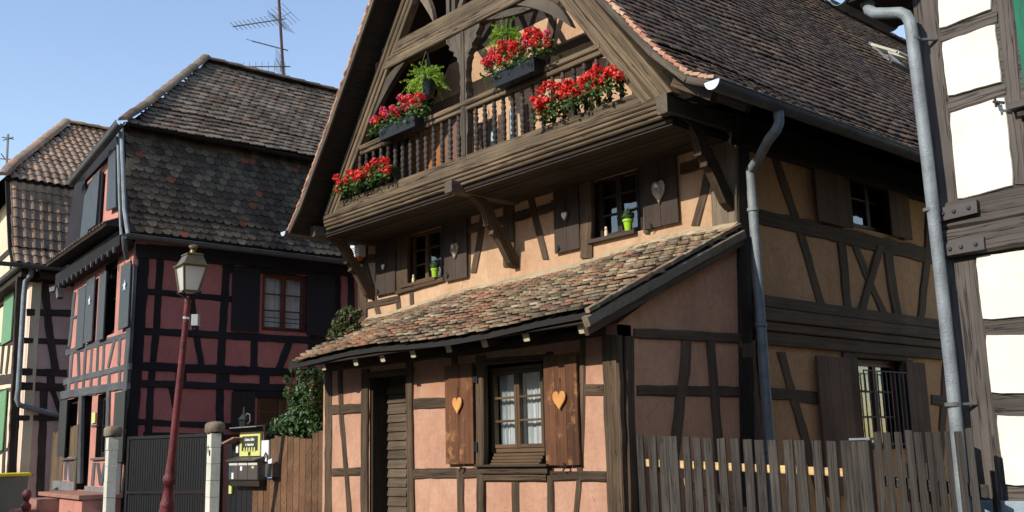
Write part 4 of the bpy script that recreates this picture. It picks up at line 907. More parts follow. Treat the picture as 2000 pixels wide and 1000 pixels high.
mb = MB(); mb.boxF(FRF, du[0]+.08, du[1]-.08, 1.3, 2.0, -.158, -.145); part('door_panel', mb, M['shutter_black'], rd)
for (x, y) in ((195, 125), (375, 48)):    # star ornaments on the grey shutters
    u, v = FRF.un(*zR(x, y), .10); mb = MB(); o = [(u+math.cos(math.pi/2+k*math.pi/5)*(.11 if k % 2 == 0 else .045), v+math.sin(math.pi/2+k*math.pi/5)*(.11 if k % 2 == 0 else .045)) for k in range(10)]
    mb.ext(FRF, o, .085, .10); single('star_ornament', mb, M['zinc_light'], FRF.P(u, v, .09), 'silver star hung on the %s grey shutter of the red house' % ('left' if x < 300 else 'right'), 'ornament', 'silver stars on the grey shutters')
ext_px(FRF, [(217, 702), (235, 698), (233, 752), (215, 756)], .015, .03, M['signyellow'], 'yellow_plate', RH, zR)
# gable storey, leaning out over the street, under a half hip
FRG = Fr(FRF.P(0, 0, .22), FRF.ax, FRF.n); FRG.o.z = 0
def uG(x, y): return FRG.un(*Z2(x, y))
ext_px(FRG, [(378, 372), (592, 95), (608, 548), (385, 672), (300, 742)], -.5, 0, M['plaster_red'], 'gable_wall', RH, Z2)
for q, m_, w1 in (([(378, 350), (430, 300), (404, 665), (305, 740), (330, 650)], BB, .05), ([(378, 350), (585, 85), (588, 170), (430, 330)], BB, .05), ([(404, 640), (606, 520), (608, 556), (392, 690)], BB, .06), ([(586, 90), (604, 90), (616, 560), (600, 560)], BB, .07), ([(422, 370), (434, 360), (408, 620), (398, 640)], BB, .055)): ext_px(FRG, q, -.05, w1, m_, 'gable_board', RH, Z2)  # the first board is a dark panel painting in the shaded left side
ext_px(FRG, [(436, 410), (476, 320), (452, 590), (412, 630)], .06, .09, M['shutter_grey'], 'shutter', RH, Z2); ext_px(FRG, [(480, 312), (514, 288), (494, 548), (456, 576)], .06, .10, M['shutter_grey'], 'shutter', RH, Z2); ext_px(FRG, [(558, 190), (592, 178), (594, 462), (546, 482)], .06, .10, M['shutter_grey'], 'shutter', RH, Z2)
ext_px(FRG, [(508, 300), (518, 292), (500, 560), (490, 568)], .03, .058, BB, 'gable_board', RH, Z2)
g0 = FRG.P(*FRG.un(237, 236, .25), .25); g1 = FRG.P(*FRG.un(140, 355, .25), .25)
gutter(RH, g1, g0, .085, mat='zinc_dark', cap='zinc_dark')
a = FRG.P(*FRG.un(237, 250, .12), .12); b = FRG.P(*FRG.un(243, 410, .12), .12); c = FRG.P(*FRG.un(250, 458, .12), .12)
mb = MB(); mb.tube([a, b, c], .035, 8); part('downpipe', mb, M['zinc'], RH, True)
# little tiled weathering ledge over the first floor
p0 = FRG.P(*FRG.un(118, 518, .0), 0); p1 = FRG.P(*FRG.un(240, 438, .0), 0); o_ = FRG.n; mb = MB()
mb.loft([[p+o_*-.05+V((0, 0, .14)), p+o_*.28+V((0, 0, 0)), p+o_*.27+V((0, 0, -.05)), p+o_*-.05+V((0, 0, -.05))] for p in (p0, p1)]); part('weathering_ledge', mb, M['soffit'], RH)
for k in range(22):
    t = (k+.5)/22; c = p0.lerp(p1, t); mb = MB(); mb.bar(c+o_*-.02+V((0, 0, .15)), c+o_*.31+V((0, 0, .015)), .085, .022+rng.uniform(0, .01), V((0, 0, 1)), .005, .1, .08); part('tile', mb, M['tile_redup'], RH)
e0 = FRF.P(*FRF.un(118, 560, .15), .15); e1 = FRF.P(*FRF.un(246, 478, .15), .15)
mb = MB(); mb.bar(e0+V((0, 0, .12)), e1+V((0, 0, .12)), .22, .28, wob=.03); part('eave_beam', mb, BB, RH)
for k in range(13): c = e0.lerp(e1, (k+.5)/13)+o_*.14-V((0, 0, .02)); mb = MB(); mb.bar(c, c+V((0, 0, -.10)), .06, .04, o_); part('dentil', mb, BG, RH)
mb = MB(); mb.bar(e0+V((-.1, 0, .0)), e0+V((.02, 0, -.25)), .12, .1); mb.bar(e0+V((-.1, 0, -.0)), e0+V((-.28, -.1, -.05)), .1, .1); part('console', mb, M['zinc_dark'], RH, kind=None)
# roofs
zl = 7.40
LPr = [V((-16.72, 0, 5.40)), V((-16.86, 0, 5.72)), V((-17.28, 0, 7.36))]; UPr = [V((-17.02, 0, 7.40)), V((-17.5, 0, 7.86)), V((-19.2, 0, 9.80))]
LPm = [V((-21.7, 0, 5.40)), V((-21.55, 0, 5.72)), V((-21.12, 0, 7.36))]; UPm = [V((-21.3, 0, 7.40)), V((-20.9, 0, 7.86)), V((-19.2, 0, 9.80))]
RL = deck('lower_roof', LPr, .05, (0, 1, 0), (6.26, 6.22), (15.6, 15.6), RH, M['deck'], (1, 0, .3)); RU = deck('upper_roof', UPr, .06, (0, 1, 0), (6.2, 8.62), (15.6, 15.6), RH, M['soffit'], (.7, 0, .7))
deck('lower_roof', LPm, .05, (0, 1, 0), (6.9, 6.85), (15.6, 15.6), RH, M['soffit'], (-1, 0, .3)); deck('upper_roof', UPm, .06, (0, 1, 0), (6.8, 8.62), (15.6, 15.6), RH, M['soffit'], (-.7, 0, .7))
mb = MB(); mb.poly([(-17.04, 6.24, 7.36), (-19.2, 8.70, 9.74), (-21.3, 6.8, 7.36)]); mb.poly([(-17.04, 6.24, 7.30), (-19.2, 8.70, 9.66), (-21.3, 6.8, 7.30)][::-1]); part('hip_roof', mb, M['tile_redup'], RH)
vis = lambda c: proj(c)[0] < 740
tf = [tilemesh(.156*k, .26, .013, .5) for k in (.98, 1, 1.02)]
tiles(RL, LPr, (0, 1, 0), lambda s: 6.28, lambda s: 15.5, .156, .135, tf, M['tile_redlow'], (1, 0, .3), keep=vis, jit=.008)
tiles(RU, UPr, (0, 1, 0), lambda s: 6.32+s*.75, lambda s: 15.5, .175, .160, [tilemesh(.172, .3, .02, .42)], M['tile_redup'], (.7, 0, .7), keep=vis, jit=.012, th=.022, sag=lambda a, s: .03*math.sin(a*.8+s))
hp = [V((-17.0, 6.18, 7.42)), V((-17.5, 6.72, 7.92)), V((-19.2, 8.62, 9.86))]
def ridge(parent, pts, r_, step, mat):
    for a, b in zip(pts[:-1], pts[1:]):
        n = max(1, round((b-a).length/step)); d = (b-a).normalized(); sd = d.cross(V((0, 0, 1))).normalized(); up = sd.cross(d)
        for k in range(n):
            p = a.lerp(b, k/n); q = a.lerp(b, (k+1.15)/n); mb = MB(); rs = []
            for c, rr in ((p, r_*.85), (q, r_*1.1)): rs.append([c+sd*rr*math.cos(t)+up*rr*math.sin(t)*.75 for t in [math.pi*j/7 for j in range(8)]])
            mb.loft(rs if rng.random() < 2 else rs); part('ridge_tile', mb, mat, parent)
ridge(RU, hp, .11, .36, M['tile_redup']); ridge(RU, [V((-19.2, 8.6, 9.84)), V((-19.2, 15.5, 9.86))], .12, .38, M['tile_redup'])
gutter(RH, (-16.66, 6.2, 5.335), (-16.66, 15.6, 5.335), .075, mat='zinc_dark')
mb = MB(); mb.tube([(-16.9, 6.3, 5.25), (-16.75, 6.2, 5.3), (-16.8, 6.25, 5.1), (-16.95, 6.35, 4.98)], .04, 8); part('gutter_elbow', mb, M['zinc_dark'], RH, True)
mb = MB(); mb.tube([(-16.85, 6.20, 5.35), (-17.08, 6.22, 6.1), (-17.22, 6.18, 7.3)], .03, 8); part('edge_flashing', mb, M['zinc'], RH, True)
# steps and landing of the red house
ST = thing('stone_steps', (-18.2, 6.0, .3), 'red sandstone landing with three steps up to the door of the red house', 'steps')
mb = MB(); mb.boxF(FRF, -1.72, .02, .3, 1.0, .02, .62); part('landing', mb, M['plaster_red'], ST)
mb = MB(); mb.boxF(FRF, -3.35, .05, 1.002, 1.07, .0, .68); mb.boxF(FRF, -3.3, -2.62, .3, 1.0, .02, .6); part('landing_slab', mb, M['pink_stone'], ST)
for k in range(4):
    mb = MB(); mb.boxF(FRF, -2.68, -1.75, .3 if k == 3 else .84-.17*k-.2, .98-.17*k, .0, .70+.28*(k+1)); part('step', mb, M['pink_stone'], ST)
# ------------------------------------------------------------------ far house
FH = thing('far_house', (-24.4, 7.0, .4), 'cream and mauve half-timbered house with interlocking tile roof at the left edge', 'house')
uF0 = -6.0
wall(FH, FFS, 0.02, 9, .4, 5.9, [], M['plaster_pinkgrey'], .2); wall(FH, FFF, uF0, 0, .4, 5.9, [], M['plaster_cream'], .2)
mb = MB(); mb.box(-31, -30.8, 8, 16, .4, 5.9); mb.box(-31, -25.6, 15.9, 16, .4, 8); part('wall', mb, M['plaster_cream'], FH)
TF = M['timber_far']
def tf5(pts, w_, F=FFS, **k): return timber(FH, F, pts, w_, TF, H5, s=.5, **k)
tf5([(82, 80), (64, 460), (46, 860)], 36, ext=.4, proud=.03); tf5([(105, 220), (290, 224)], 28); tf5([(95, 330), (280, 336)], 22); tf5([(85, 452), (260, 458)], 28, proud=.02); tf5([(78, 508), (250, 514)], 32, proud=.02); tf5([(72, 632), (240, 634)], 22)
tf5([(172, 100), (192, 300), (216, 445)], 30, proud=.03); tf5([(172, 525), (165, 700)], 32, ext=.4); tf5([(198, 460), (200, 500)], 34); tf5([(205, 525), (240, 620)], 22); tf5([(100, 80), (290, 100)], 40, proud=.03)
for pts, w_ in (([(0, 200), (70, 150)], 10), ([(0, 345), (60, 340)], 14), ([(0, 485), (52, 478)], 40), ([(0, 530), (45, 520)], 16), ([(0, 770), (30, 755)], 14), ([(74, 130), (50, 470)], 12), ([(15, 350), (5, 460)], 8), ([(38, 345), (26, 460)], 8), ([(28, 540), (14, 860)], 10)): tf5(pts, w_, FFF)
shutter(FH, FFF, *rect(FFF, H5, 12, 135, 48, 335, .06), .06, M['green_far'], 2, batten=False); shutter(FH, FFF, *rect(FFF, H5, -6, 530, 17, 760, .06), .06, M['green_far'], 2, batten=False)
P1 = [V((-23.95, 0, 6.0)), V((-24.2, 0, 6.35)), V((-24.75, 0, 8.1))]; P2 = [V((-24.65, 0, 8.1)), V((-25.1, 0, 8.55)), V((-27.6, 0, 10.6))]
L1 = deck('lower_roof', P1, .05, (0, 1, 0), (6.42, 6.36), (16, 16), FH, M['deck'], (1, 0, .3)); L2 = deck('upper_roof', P2, .05, (0, 1, 0), (6.3, 8.5), (16, 16), FH, M['deck'], (.7, 0, .7))
Q1 = [V((-31.2, 0, 6.0)), V((-30.8, 0, 8.1))]; deck('lower_roof', Q1, .05, (0, 1, 0), (6.7, 6.7), (16, 16), FH, M['soffit'], (-1, 0, .3)); deck('upper_roof', [V((-30.9, 0, 8.1)), V((-27.6, 0, 10.6))], .05, (0, 1, 0), (6.5, 8.5), (16, 16), FH, M['soffit'], (-.7, 0, .7))
mb = MB(); mb.poly([(-24.65, 6.3, 8.1), (-27.6, 8.5, 10.6), (-30.9, 6.5, 8.1)]); part('hip_roof', mb, M['tile_far'], FH)
mb = MB(); mb.ext(FFF, [(-.15, 5.9), (-.5, 8.1), (-6.2, 8.1), (-6.0, 5.9)], -.2, .25); part('gable_wall', mb, M['plaster_cream'], FH)
mb = MB(); u = -.32; mb.ext(FFF, [(-.02, 5.9), (-.38, 8.1), (-.7, 8.1), (-.3, 5.9)], -.1, .29); mb.ext(FFF, [(-1.2, 5.9), (-1.2, 8.1), (-1.35, 8.1), (-1.35, 5.9)], -.1, .28); mb.ext(FFF, [(-.3, 6.6), (-3, 6.6), (-3, 6.75), (-.3, 6.75)], -.1, .27); part('gable_timbers', mb, TF, FH, kind='stuff')
vis2 = lambda c: proj(c)[0] < 240
tiles(L1, P1, (0, 1, 0), lambda s: 6.45, lambda s: 15.9, .19, .25, [pantile(.194, .32, .018)], M['tile_far'], (1, 0, .3), stag=0, keep=vis2, th=.02)
tiles(L2, P2, (0, 1, 0), lambda s: 6.4+s*.60, lambda s: 15.9, .19, .25, [pantile(.194, .32, .018)], M['tile_far'], (.7, 0, .7), stag=0, keep=vis2, th=.02)
ridge(L2, [V((-24.6, 6.26, 8.14)), V((-25.1, 6.62, 8.6)), V((-27.6, 8.5, 10.66))], .14, .36, M['tile_far']); ridge(L2, [V((-27.6, 8.5, 10.66)), V((-27.6, 15, 10.66))], .14, .4, M['tile_far'])
gutter(FH, (-23.88, 6.1, 5.98), (-23.88, 16, 5.98), .08, mat='zinc_dark'); gutter(FH, (-23.9, 6.6, 5.98), (-30, 7.2, 5.98), .08, mat='zinc_dark')
def pf_(x, y, w_=.15): return FFS.P(*FFS.un(*H5(x, y), w_), w_)
mb = MB(); mb.tube([pf_(124, 48, .35), pf_(120, 75, .3), pf_(100, 100), pf_(94, 150), pf_(72, 520), pf_(66, 560), pf_(75, 582), pf_(110, 592), pf_(225, 622)], .06, 10); part('downpipe', mb, M['zinc'], FH, True)
mb = MB(); mb.boxF(FFS, 0, 9, 5.72, 5.95, 0, .4); mb.boxF(FFF, uF0, .3, 5.75, 5.93, 0, .3); part('eave_soffit', mb, M['soffit'], FH, kind='stuff')
# ------------------------------------------------------------------ unseen house row across the street, placed to block sky fill
OH = thing('opposite_sky_blocker', (-9, -9, 0), 'plain pale unseen house row behind the viewer, added to block sky light', 'house')
mb = MB(); mb.box(-34, 16, -12, -5.2, 0, 5.6); part('wall', mb, M['plaster_cream'], OH)
mb = MB(); mb.loft([[(x, -4.8, 5.5), (x, -8.6, 9.0), (x, -12.4, 5.5)] for x in (-34.3, 16.3)]); part('roof', mb, M['tile_far'], OH)
for k in range(10): mb = MB(); mb.boxF(Fr((0, -5.2, 0), (1, 0, 0), (0, 1, 0)), -32+4.2*k, -31+4.2*k, 3.2, 4.6, -.1, .03); part('window', mb, M['inside'], OH)
mb = MB(); mb.loft([[(-3.35, y, 4.95), (.3, y, 9.6), (4.0, y, 4.95)] for y in (7.3, 15)]); part('roof', mb, M['tile_main'], WH)  # unseen upper roof of the white house, added to hold back sky fill
# ------------------------------------------------------------------ street lamp
LB = V((-13.62, 5.76, gz(-13.6)+.1)); LT = V((-12.83, 5.65, 3.76)); ax = (LT-LB).normalized(); Lh = (LT-LB).length
SL = thing('street_lamp', LB, 'dark red cast-iron street lamp with a four-sided opal lantern, leaning a little', 'street lamp')
mb = MB(); z_ = lambda v: (v-LB.z)/ax.z
prof = [(.19, 0), (.19, .06), (.17, .08), (.16, z_(.72)), (.185, z_(.76)), (.205, z_(.86)), (.21, z_(.92)), (.19, z_(.965)), (.155, z_(1.0)), (.15, z_(1.03)), (.125, z_(1.08)), (.105, z_(1.18)), (.108, z_(1.26)), (.13, z_(1.28)), (.15, z_(1.33)), (.145, z_(1.37)),
        (.118, z_(1.40)), (.112, z_(1.44)), (.100, z_(1.56)), (.083, z_(1.75)), (.078, z_(1.9)), (.074, z_(2.2)), (.064, z_(3.0)), (.056, z_(3.38)), (.062, z_(3.40)), (.056, z_(3.43)), (.056, z_(3.5)), (.064, z_(3.52)), (.058, z_(3.56)), (.070, z_(3.60)), (.060, z_(3.64)), (.072, z_(3.68)), (.045, z_(3.74)), (.0, z_(3.76))]
prof = [(r_*(.46 if k < 8 else .60 if k < 20 else .66), z) for k, (r_, z) in enumerate(prof)]
mb.lathe(prof, LB, 18, ax); part('pole', mb, M['lampred'], SL, True)
mb = MB(); mb.lathe([(.038, z_(3.44)), (.044, z_(3.445)), (.044, z_(3.465)), (.038, z_(3.47))], LB, 14, ax); part('clamp_band', mb, M['zinc_light'], SL)
c = LB+ax*z_(3.42)+_r*.13; mb = MB(); mb.bar(c-V((0, 0, .075)), c+V((0, 0, .075)), .10, .09, _f.cross(V((0, 0, 1)))); part('sensor_box', mb, M['grey_box'], SL)
mb = MB(); mb.bar(c-_r*.09-V((0, 0, .05)), c-V((0, 0, .05)), .03, .03); mb.tube([c-V((0, 0, .07)), c-V((.02, 0, .12))], .02, 6); mb.tube([c-V((.05, .03, .07)), c-V((.05, .03, .12))], .015, 6); part('sensor_bracket', mb, M['iron'], SL)
Lc = LB+ax*z_(3.76); ang = math.radians(-4); e1 = V((math.cos(ang), math.sin(ang), 0)); e2 = V((-math.sin(ang), math.cos(ang), 0))
def sq(h, r_): h *= .86; r_ *= .76; return [Lc+ax*h+e1*a*r_+e2*b*r_ for a, b in ((1, 1), (-1, 1), (-1, -1), (1, -1))]
mb = MB()
for a, b in ((1, 1), (-1, 1), (-1, -1), (1, -1)): mb.tube([Lc+ax*-.10, Lc+ax*-.02+(e1*a+e2*b)*.06, Lc+ax*.03+(e1*a+e2*b)*.125], .012, 6)
part('cradle', mb, M['iron'], SL)
def bars4(h0, r0, h1, r1, th, mb):
    A_, B_ = sq(h0, r0), sq(h1, r1)
    for a, b in zip(A_, B_): mb.bar(a, b, th, th, e1)
    for S in (A_, B_):
        for k in range(4): mb.bar(S[k], S[(k+1) % 4], th, th)
mb = MB(); bars4(.04, .125, .43, .205, .028, mb); fr_ = part('lantern_frame', mb, M['brass'], SL)
A_, B_ = sq(.055, .123), sq(.42, .20)
for k in range(4): mb = MB(); j = (k+1) % 4; mb.poly([A_[k], A_[j], B_[j], B_[k]]); part('lantern_pane', mb, M['opal'], SL)
mb = MB(); mb.loft([sq(.03, .10), sq(.055, .125)]); part('lantern_floor', mb, M['opal'], SL)
mb = MB(); mb.loft([sq(.43, .245), sq(.445, .245), sq(.455, .205), sq(.60, .135), sq(.605, .15), sq(.62, .15), sq(.635, .10), sq(.64, .05)]); part('lantern_roof', mb, M['brass'], SL)
mb = MB(); mb.lathe([(.065, .545), (.04, .57), (.036, .60), (.05, .62), (.062, .632), (.06, .655), (.03, .668), (0, .672)], Lc, 14, ax); part('finial', mb, M['brass'], SL, True)
# ------------------------------------------------------------------ gate, pillars, brown fence
gp0, gp1 = V((-16.62, 6.28, 0)), V((-14.62, 7.05, 0)); gd = (gp1-gp0).normalized(); gn = V((gd.y, -gd.x, 0)); GF = Fr((gp0.x, gp0.y, 0), gd, gn)
gl_ = (gp1-gp0).length
GA = thing('metal_gate', (-15.6, 6.7, .3), 'anthracite sheet-metal yard gate between two pale stone pillars', 'gate')
mb = MB(); mb.ringF(GF, .16, gl_-.14, .42, 1.98, .05, -.04, .03); mb.boxF(GF, .2, gl_-.18, 1.08, 1.13, -.03, .035); part('gate_frame', mb, M['gate'], GA)
n = 34
for k in range(n):
    u = .215+(gl_-.40)*k/n; mb = MB(); mb.boxF(GF, u, u+(gl_-.40)/n-.008, .46, 1.07, -.02, .012); part('gate_slat', mb, M['gate'], GA)
    mb = MB(); mb.boxF(GF, u, u+(gl_-.40)/n-.008, 1.135, 1.93, -.02, .012); part('gate_slat', mb, M['gate'], GA)
def pillar(base, lab, sx):
    P_ = thing('stone_pillar', (base[0], base[1], .3), lab, 'pillar', 'stone pillars of the yard gate'); F_ = Fr((base[0], base[1], 0), (.985, -.17, 0), (-.17, -.985, 0)); z = .3
    while z < 1.95:
        h = min(.245, 1.98-z); mb = MB(); mb.boxF(F_, -sx, sx, z, z+h-.006, -.03, .12+rng.uniform(-.002, .002), .008); part('stone_block', mb, M['block'], P_); z += .245
    return P_, F_
for b_, lab, sx in (((-16.62, 6.18), 'pale block pillar with a rounded sandstone cap, left of the gate beside the red house', .115), ((-14.72, 7.02), 'pale pillar with house number 10 and a sandstone cap, right of the gate', .115)):
    P_, F_ = pillar(b_, lab, sx); mb = MB(); c = F_.P(0, 1.985, .04); rs = []
    for r_, h in ((.115, 0), (.135, .02), (.14, .08), (.135, .12), (.115, .15), (.07, .165), (.02, .17)):
        rs.append([c+V((math.copysign(abs(math.cos(t))**.6, math.cos(t))*r_*1.1*(1+rng.uniform(-.05, .05)), math.copysign(abs(math.sin(t))**.7, math.sin(t))*r_*.95, h+rng.uniform(-.01, .01))) for t in [2*math.pi*j/14 for j in range(14)]])
    mb.loft(rs); part('cap_stone', mb, M['stone'], P_, True)
def text(s, size, F, u, v, w_, mat, name, parent, bold=0.0, shear=0, sx=1):
    cu = bpy.data.curves.new(name, 'FONT'); cu.body = s; cu.size = size; cu.extrude = .002; cu.align_x = 'CENTER'; cu.align_y = 'CENTER'; cu.offset = bold; cu.shear = shear
    t = bpy.data.objects.new(name+'_curve', cu); scene.collection.objects.link(t); bpy.context.view_layer.update()
    me = bpy.data.meshes.new_from_object(t.evaluated_get(bpy.context.evaluated_depsgraph_get())); bpy.data.objects.remove(t); me.materials.clear(); me.materials.append(mat)
    z = V((0, 0, 1)); p = F.P(u, v, w_); Mx = Matrix(((F.ax.x*sx, z.x, F.n.x, p.x), (F.ax.y*sx, z.y, F.n.y, p.y), (F.ax.z*sx, z.z, F.n.z, p.z), (0, 0, 0, 1)))
    return inst(name, me, parent, Mx)
text('1', .15, F_, -.035, 1.74, .125, M['iron'], 'house_number', P_, .003); text('0', .13, F_, .055, 1.68, .125, M['iron'], 'house_number', P_, .003)
# fence between the pillar and the lean-to
FF = Fr((-14.55, 7.12, 0), (2.66, .12, 0), (.12, -2.66, 0))
BF = thing('board_fence', (-13.2, 7.2, .3), 'brown vertical board fence beside the salmon lean-to', 'fence')
n = 17; W_ = 2.62
for k in range(n):
    u = W_*k/n; top = 1.86+.03*math.sin(k*.8)+(.07 if k >= n-2 else 0)+rng.uniform(-.006, .006); low = k < 8
    mb = MB(); a, b = u+.004, u+W_/n-.006; mb.ext(FF, [(a, .28), (b, .28), (b, top-.02), (b-.02, top), (a+.02, top), (a, top-.02)], -.012, .012+rng.uniform(0, .003)); part('fence_board', mb, M['gate'] if k < 5 else M['fence_brown'], BF, label='dark grey lower board' if k < 5 else None)
for v in (.6, 1.5): mb = MB(); mb.boxF(FF, 0, W_, v, v+.07, -.06, -.014); part('fence_rail', mb, M['timber_dark'], BF)
for u in (1.36, 2.56): mb = MB(); mb.boxF(FF, u, u+.08, .28, 1.9, -.05, .02); part('fence_post', mb, M['timber_side'], BF)
zM = Zm(425, 820, 7.692)
def rM(x0, y0, x1, y1, w_): return rect(FF, zM, x0, y0, x1, y1, w_)
# mailboxes
MX = thing('mailbox_bank', FF.P(.35, 1.2, .1), 'dark brown bank of three mailboxes on the fence beside pillar number 10', 'mailboxes')
a = rM(165, 625, 600, 905, .16); mb = MB(); mb.boxF(FF, a[0], a[1], a[2], a[3], .02, .15); part('body', mb, M['mailbox'], MX)
mb = MB(); a2 = rM(165, 545, 605, 610, .2); mb.loft([[FF.P(u, a[3]+.005, .02), FF.P(u, a[3]+.005, .21), FF.P(u, a[3]+.02, .21), FF.P(u, a2[3], .02)] for u in (a[0], a[1])]); part('lid', mb, M['mailbox'], MX)
mb = MB(); mb.boxF(FF, a[0], a[1], a[2]-.09, a[2]-.003, .02, .13); part('shelf', mb, M['timber_dark'], MX)
for k in range(3):
    w3 = (a[1]-a[0])/3; u = a[0]+k*w3; mb = MB(); mb.boxF(FF, u+.006, u+w3-.006, a[2]+.008, a[3]-.008, .15, .158); dd = part('mailbox_door', mb, M['mailbox'], MX)
    mb = MB(); mb.boxF(FF, u+.012, u+w3-.012, a[3]-.055, a[3]-.014, .158, .163); part('name_strip', mb, M['mailgrey'], dd)
    for (du_, dv_, ww, hh, mt) in (((.03, -.14, .05, .06, 'bluebadge'), (.09, -.25, .055, .09, 'paper')), ((.06, -.13, .055, .06, 'white'),), ((.11, -.10, .06, .03, 'signyellow'),))[k]:
        mb = MB(); mb.boxF(FF, u+du_, u+du_+ww, a[3]+dv_, a[3]+dv_+hh, .158, .161); part('sticker', mb, M[mt], dd)
# yellow sign under its little roof
SG = thing('yellow_sign', FF.P(.45, 1.7, .1), 'yellow framed sign with white script on a dark field above the mailboxes', 'sign')
a = rM(322, 215, 625, 545, .08); mb = MB(); mb.boxF(FF, a[0], a[1], a[2], a[3], .04, .07); part('board', mb, M['signyellow'], SG)
b = rM(358, 245, 595, 465, .08); mb = MB(); mb.boxF(FF, b[0], b[1], b[2], b[3], .07, .074); part('field', mb, M['signblack'], SG)
cu_, hh = (b[0]+b[1])/2, b[3]-b[2]
text('Chalou Elém', hh*.27, FF, cu_, b[2]+hh*.76, .078, M['paper'], 'lettering', SG, .0016, .25, .95); text("'n. Helenhiesl", hh*.26, FF, cu_, b[2]+hh*.42, .078, M['paper'], 'lettering', SG, .0016, .25, .82)
for k in range(5):
    u = b[0]+(b[1]-b[0])*(.18+.16*k); mb = MB(); mb.ext(FF, [(u-.022, b[2]-.01), (u+.02, b[2]-.01), (u+.012, b[2]+hh*.14), (u+.02, b[2]+hh*.2), (u, b[2]+hh*.25), (u-.02, b[2]+hh*.17)], .074, .078); part('painted_figure', mb, M['signyellow'], SG)
mb = MB(); mb.ext(FF, [(cu_-.04, a[2]+.01), (cu_+.03, a[2]+.01), (cu_+.02, a[2]+.09), (cu_-.02, a[2]+.12)], .074, .077); part('painted_figure', mb, M['signblack'], SG)
mb = MB(); mb.boxF(FF, a[0]-.04, a[1]+.03, a[3], a[3]+.10, .02, .045); part('header_board', mb, M['timber_side'], SG)
mb = MB(); mb.loft([[FF.P(u, a[3]+.11, .0), FF.P(u, a[3]+.12, .0), FF.P(u, a[3]+.105, .16), FF.P(u, a[3]+.095, .16)] for u in (a[0]-.16, a[1]+.03)]); part('sign_roof', mb, M['zinc'], SG)
mb = MB()
for u in (a[0]-.05, a[1]+.01): mb.boxF(FF, u, u+.035, 1.2, a[3]+.1, .0, .035)
part('sign_post', mb, M['timber_side'], SG, kind='stuff')
mb = MB(); q = [zM(115, 350), zM(300, 258), zM(322, 270), zM(150, 362)]; mb.ext(FF, [FF.un(*p, .12) for p in q], .05, .2)
single('terracotta_tile', mb, M['pink_stone'], FF.P(.12, 1.75, .1), 'tilted terracotta tile jutting from pillar number 10 over the bell', 'tile')
mb = MB(); a = rM(275, 375, 305, 495, .06); mb.boxF(FF, a[0], a[1], a[2], a[3], .03, .06); single('door_bell', mb, M['white'], FF.P(a[0], a[2], .05), 'narrow white bell panel left of the yellow sign', 'bell')
a = rM(648, 310, 752, 625, .06); mb = MB(); mb.boxF(FF, a[0], a[1], a[2], a[3], .02, .05); NB = single('notice_board', mb, M['white'], FF.P(a[0], a[2], .05), 'tall white notice board right of the yellow sign', 'notice board')
for q_, mt, nm, lab, cat in ((rM(606, 680, 735, 838, .06), 'paper', 'notice_sheet', 'pale printed sheet pinned to the fence under the notice board', 'notice'), (rM(716, 805, 796, 900, .06), 'bluebadge', 'blue_plate', 'small navy blue plate low on the fence under the notice board', 'plate')):
    mb = MB(); mb.boxF(FF, q_[0], q_[1], q_[2], q_[3], .02, .03); o = part(nm, mb, M[mt], None); tag(o, lab, cat)
    mb = MB(); w4, h4 = q_[1]-q_[0], q_[3]-q_[2]; mb.boxF(FF, q_[0]+w4*.1, q_[1]-w4*.1, q_[2]+h4*.30, q_[2]+h4*.38, .03, .033); part('print_line', mb, M['mailgrey' if mt == 'bluebadge' else 'bluebadge'], o)
    mb = MB(); mb.boxF(FF, q_[0]+w4*.15, q_[1]-w4*.25, q_[2]+h4*.55, q_[2]+h4*.62, .03, .033); part('print_line', mb, M['mailgrey' if mt == 'bluebadge' else 'green_far'], o)
a = rM(752, 655, 862, 860, .1); mb = MB(); mb.boxF(FF, a[0], a[1], a[2], a[3], .02, .14); NB2 = part('hanging_box', mb, M['mailbox'], None); tag(NB2, 'dark brown letter box hanging on the fence right of the notices', 'box')
mb = MB(); mb.bar(FF.P(a[0]+.02, a[3]+.0, .1), FF.P(a[0]+.12, a[3]+.03, .1), .09, .012, FF.n); part('folded_paper', mb, M['white'], NB2)
mb = MB(); mb.tube([FF.P(*FF.un(*zM(x, y), .07), .07) for x, y in ((685, 640), (690, 570), (722, 495), (745, 560), (748, 640))], .012, 6); single('wreath_hook', mb, M['iron'], FF.P(.8, 1.4, .07), 'bent black iron hook in front of the white notice board', 'hook')
mb = MB(); a = rM(165, 985, 205, 1110, .05); mb.boxF(FF, a[0], a[1], a[2], a[3], .02, .05); single('yellow_plate', mb, M['signyellow'], FF.P(a[0], a[2], .05), 'small yellow plate below the mailboxes beside the pillar', 'plate')
# wall lantern behind the pillar
WLn = thing('pillar_lantern', V((-14.45, 7.3, 2.0)), 'small black metal lantern with curled bracket behind pillar number 10', 'lantern'); c = V((-14.38, 7.28, 2.02)); mb = MB()
mb.lathe([(.03, 0), (.06, .02), (.075, .14), (.095, .15), (.05, .21), (.02, .24), (.012, .34), (0, .35)], c, 6); part('lantern_body', mb, M['iron'], WLn); mb = MB(); mb.tube([c+V((.0, 0, .16)), c+V((.07, .02, .24)), c+V((.14, .03, .22)), c+V((.15, .03, .12)), c+V((.10, .02, .08))], .013, 6); part('bracket', mb, M['zinc_dark'], WLn)
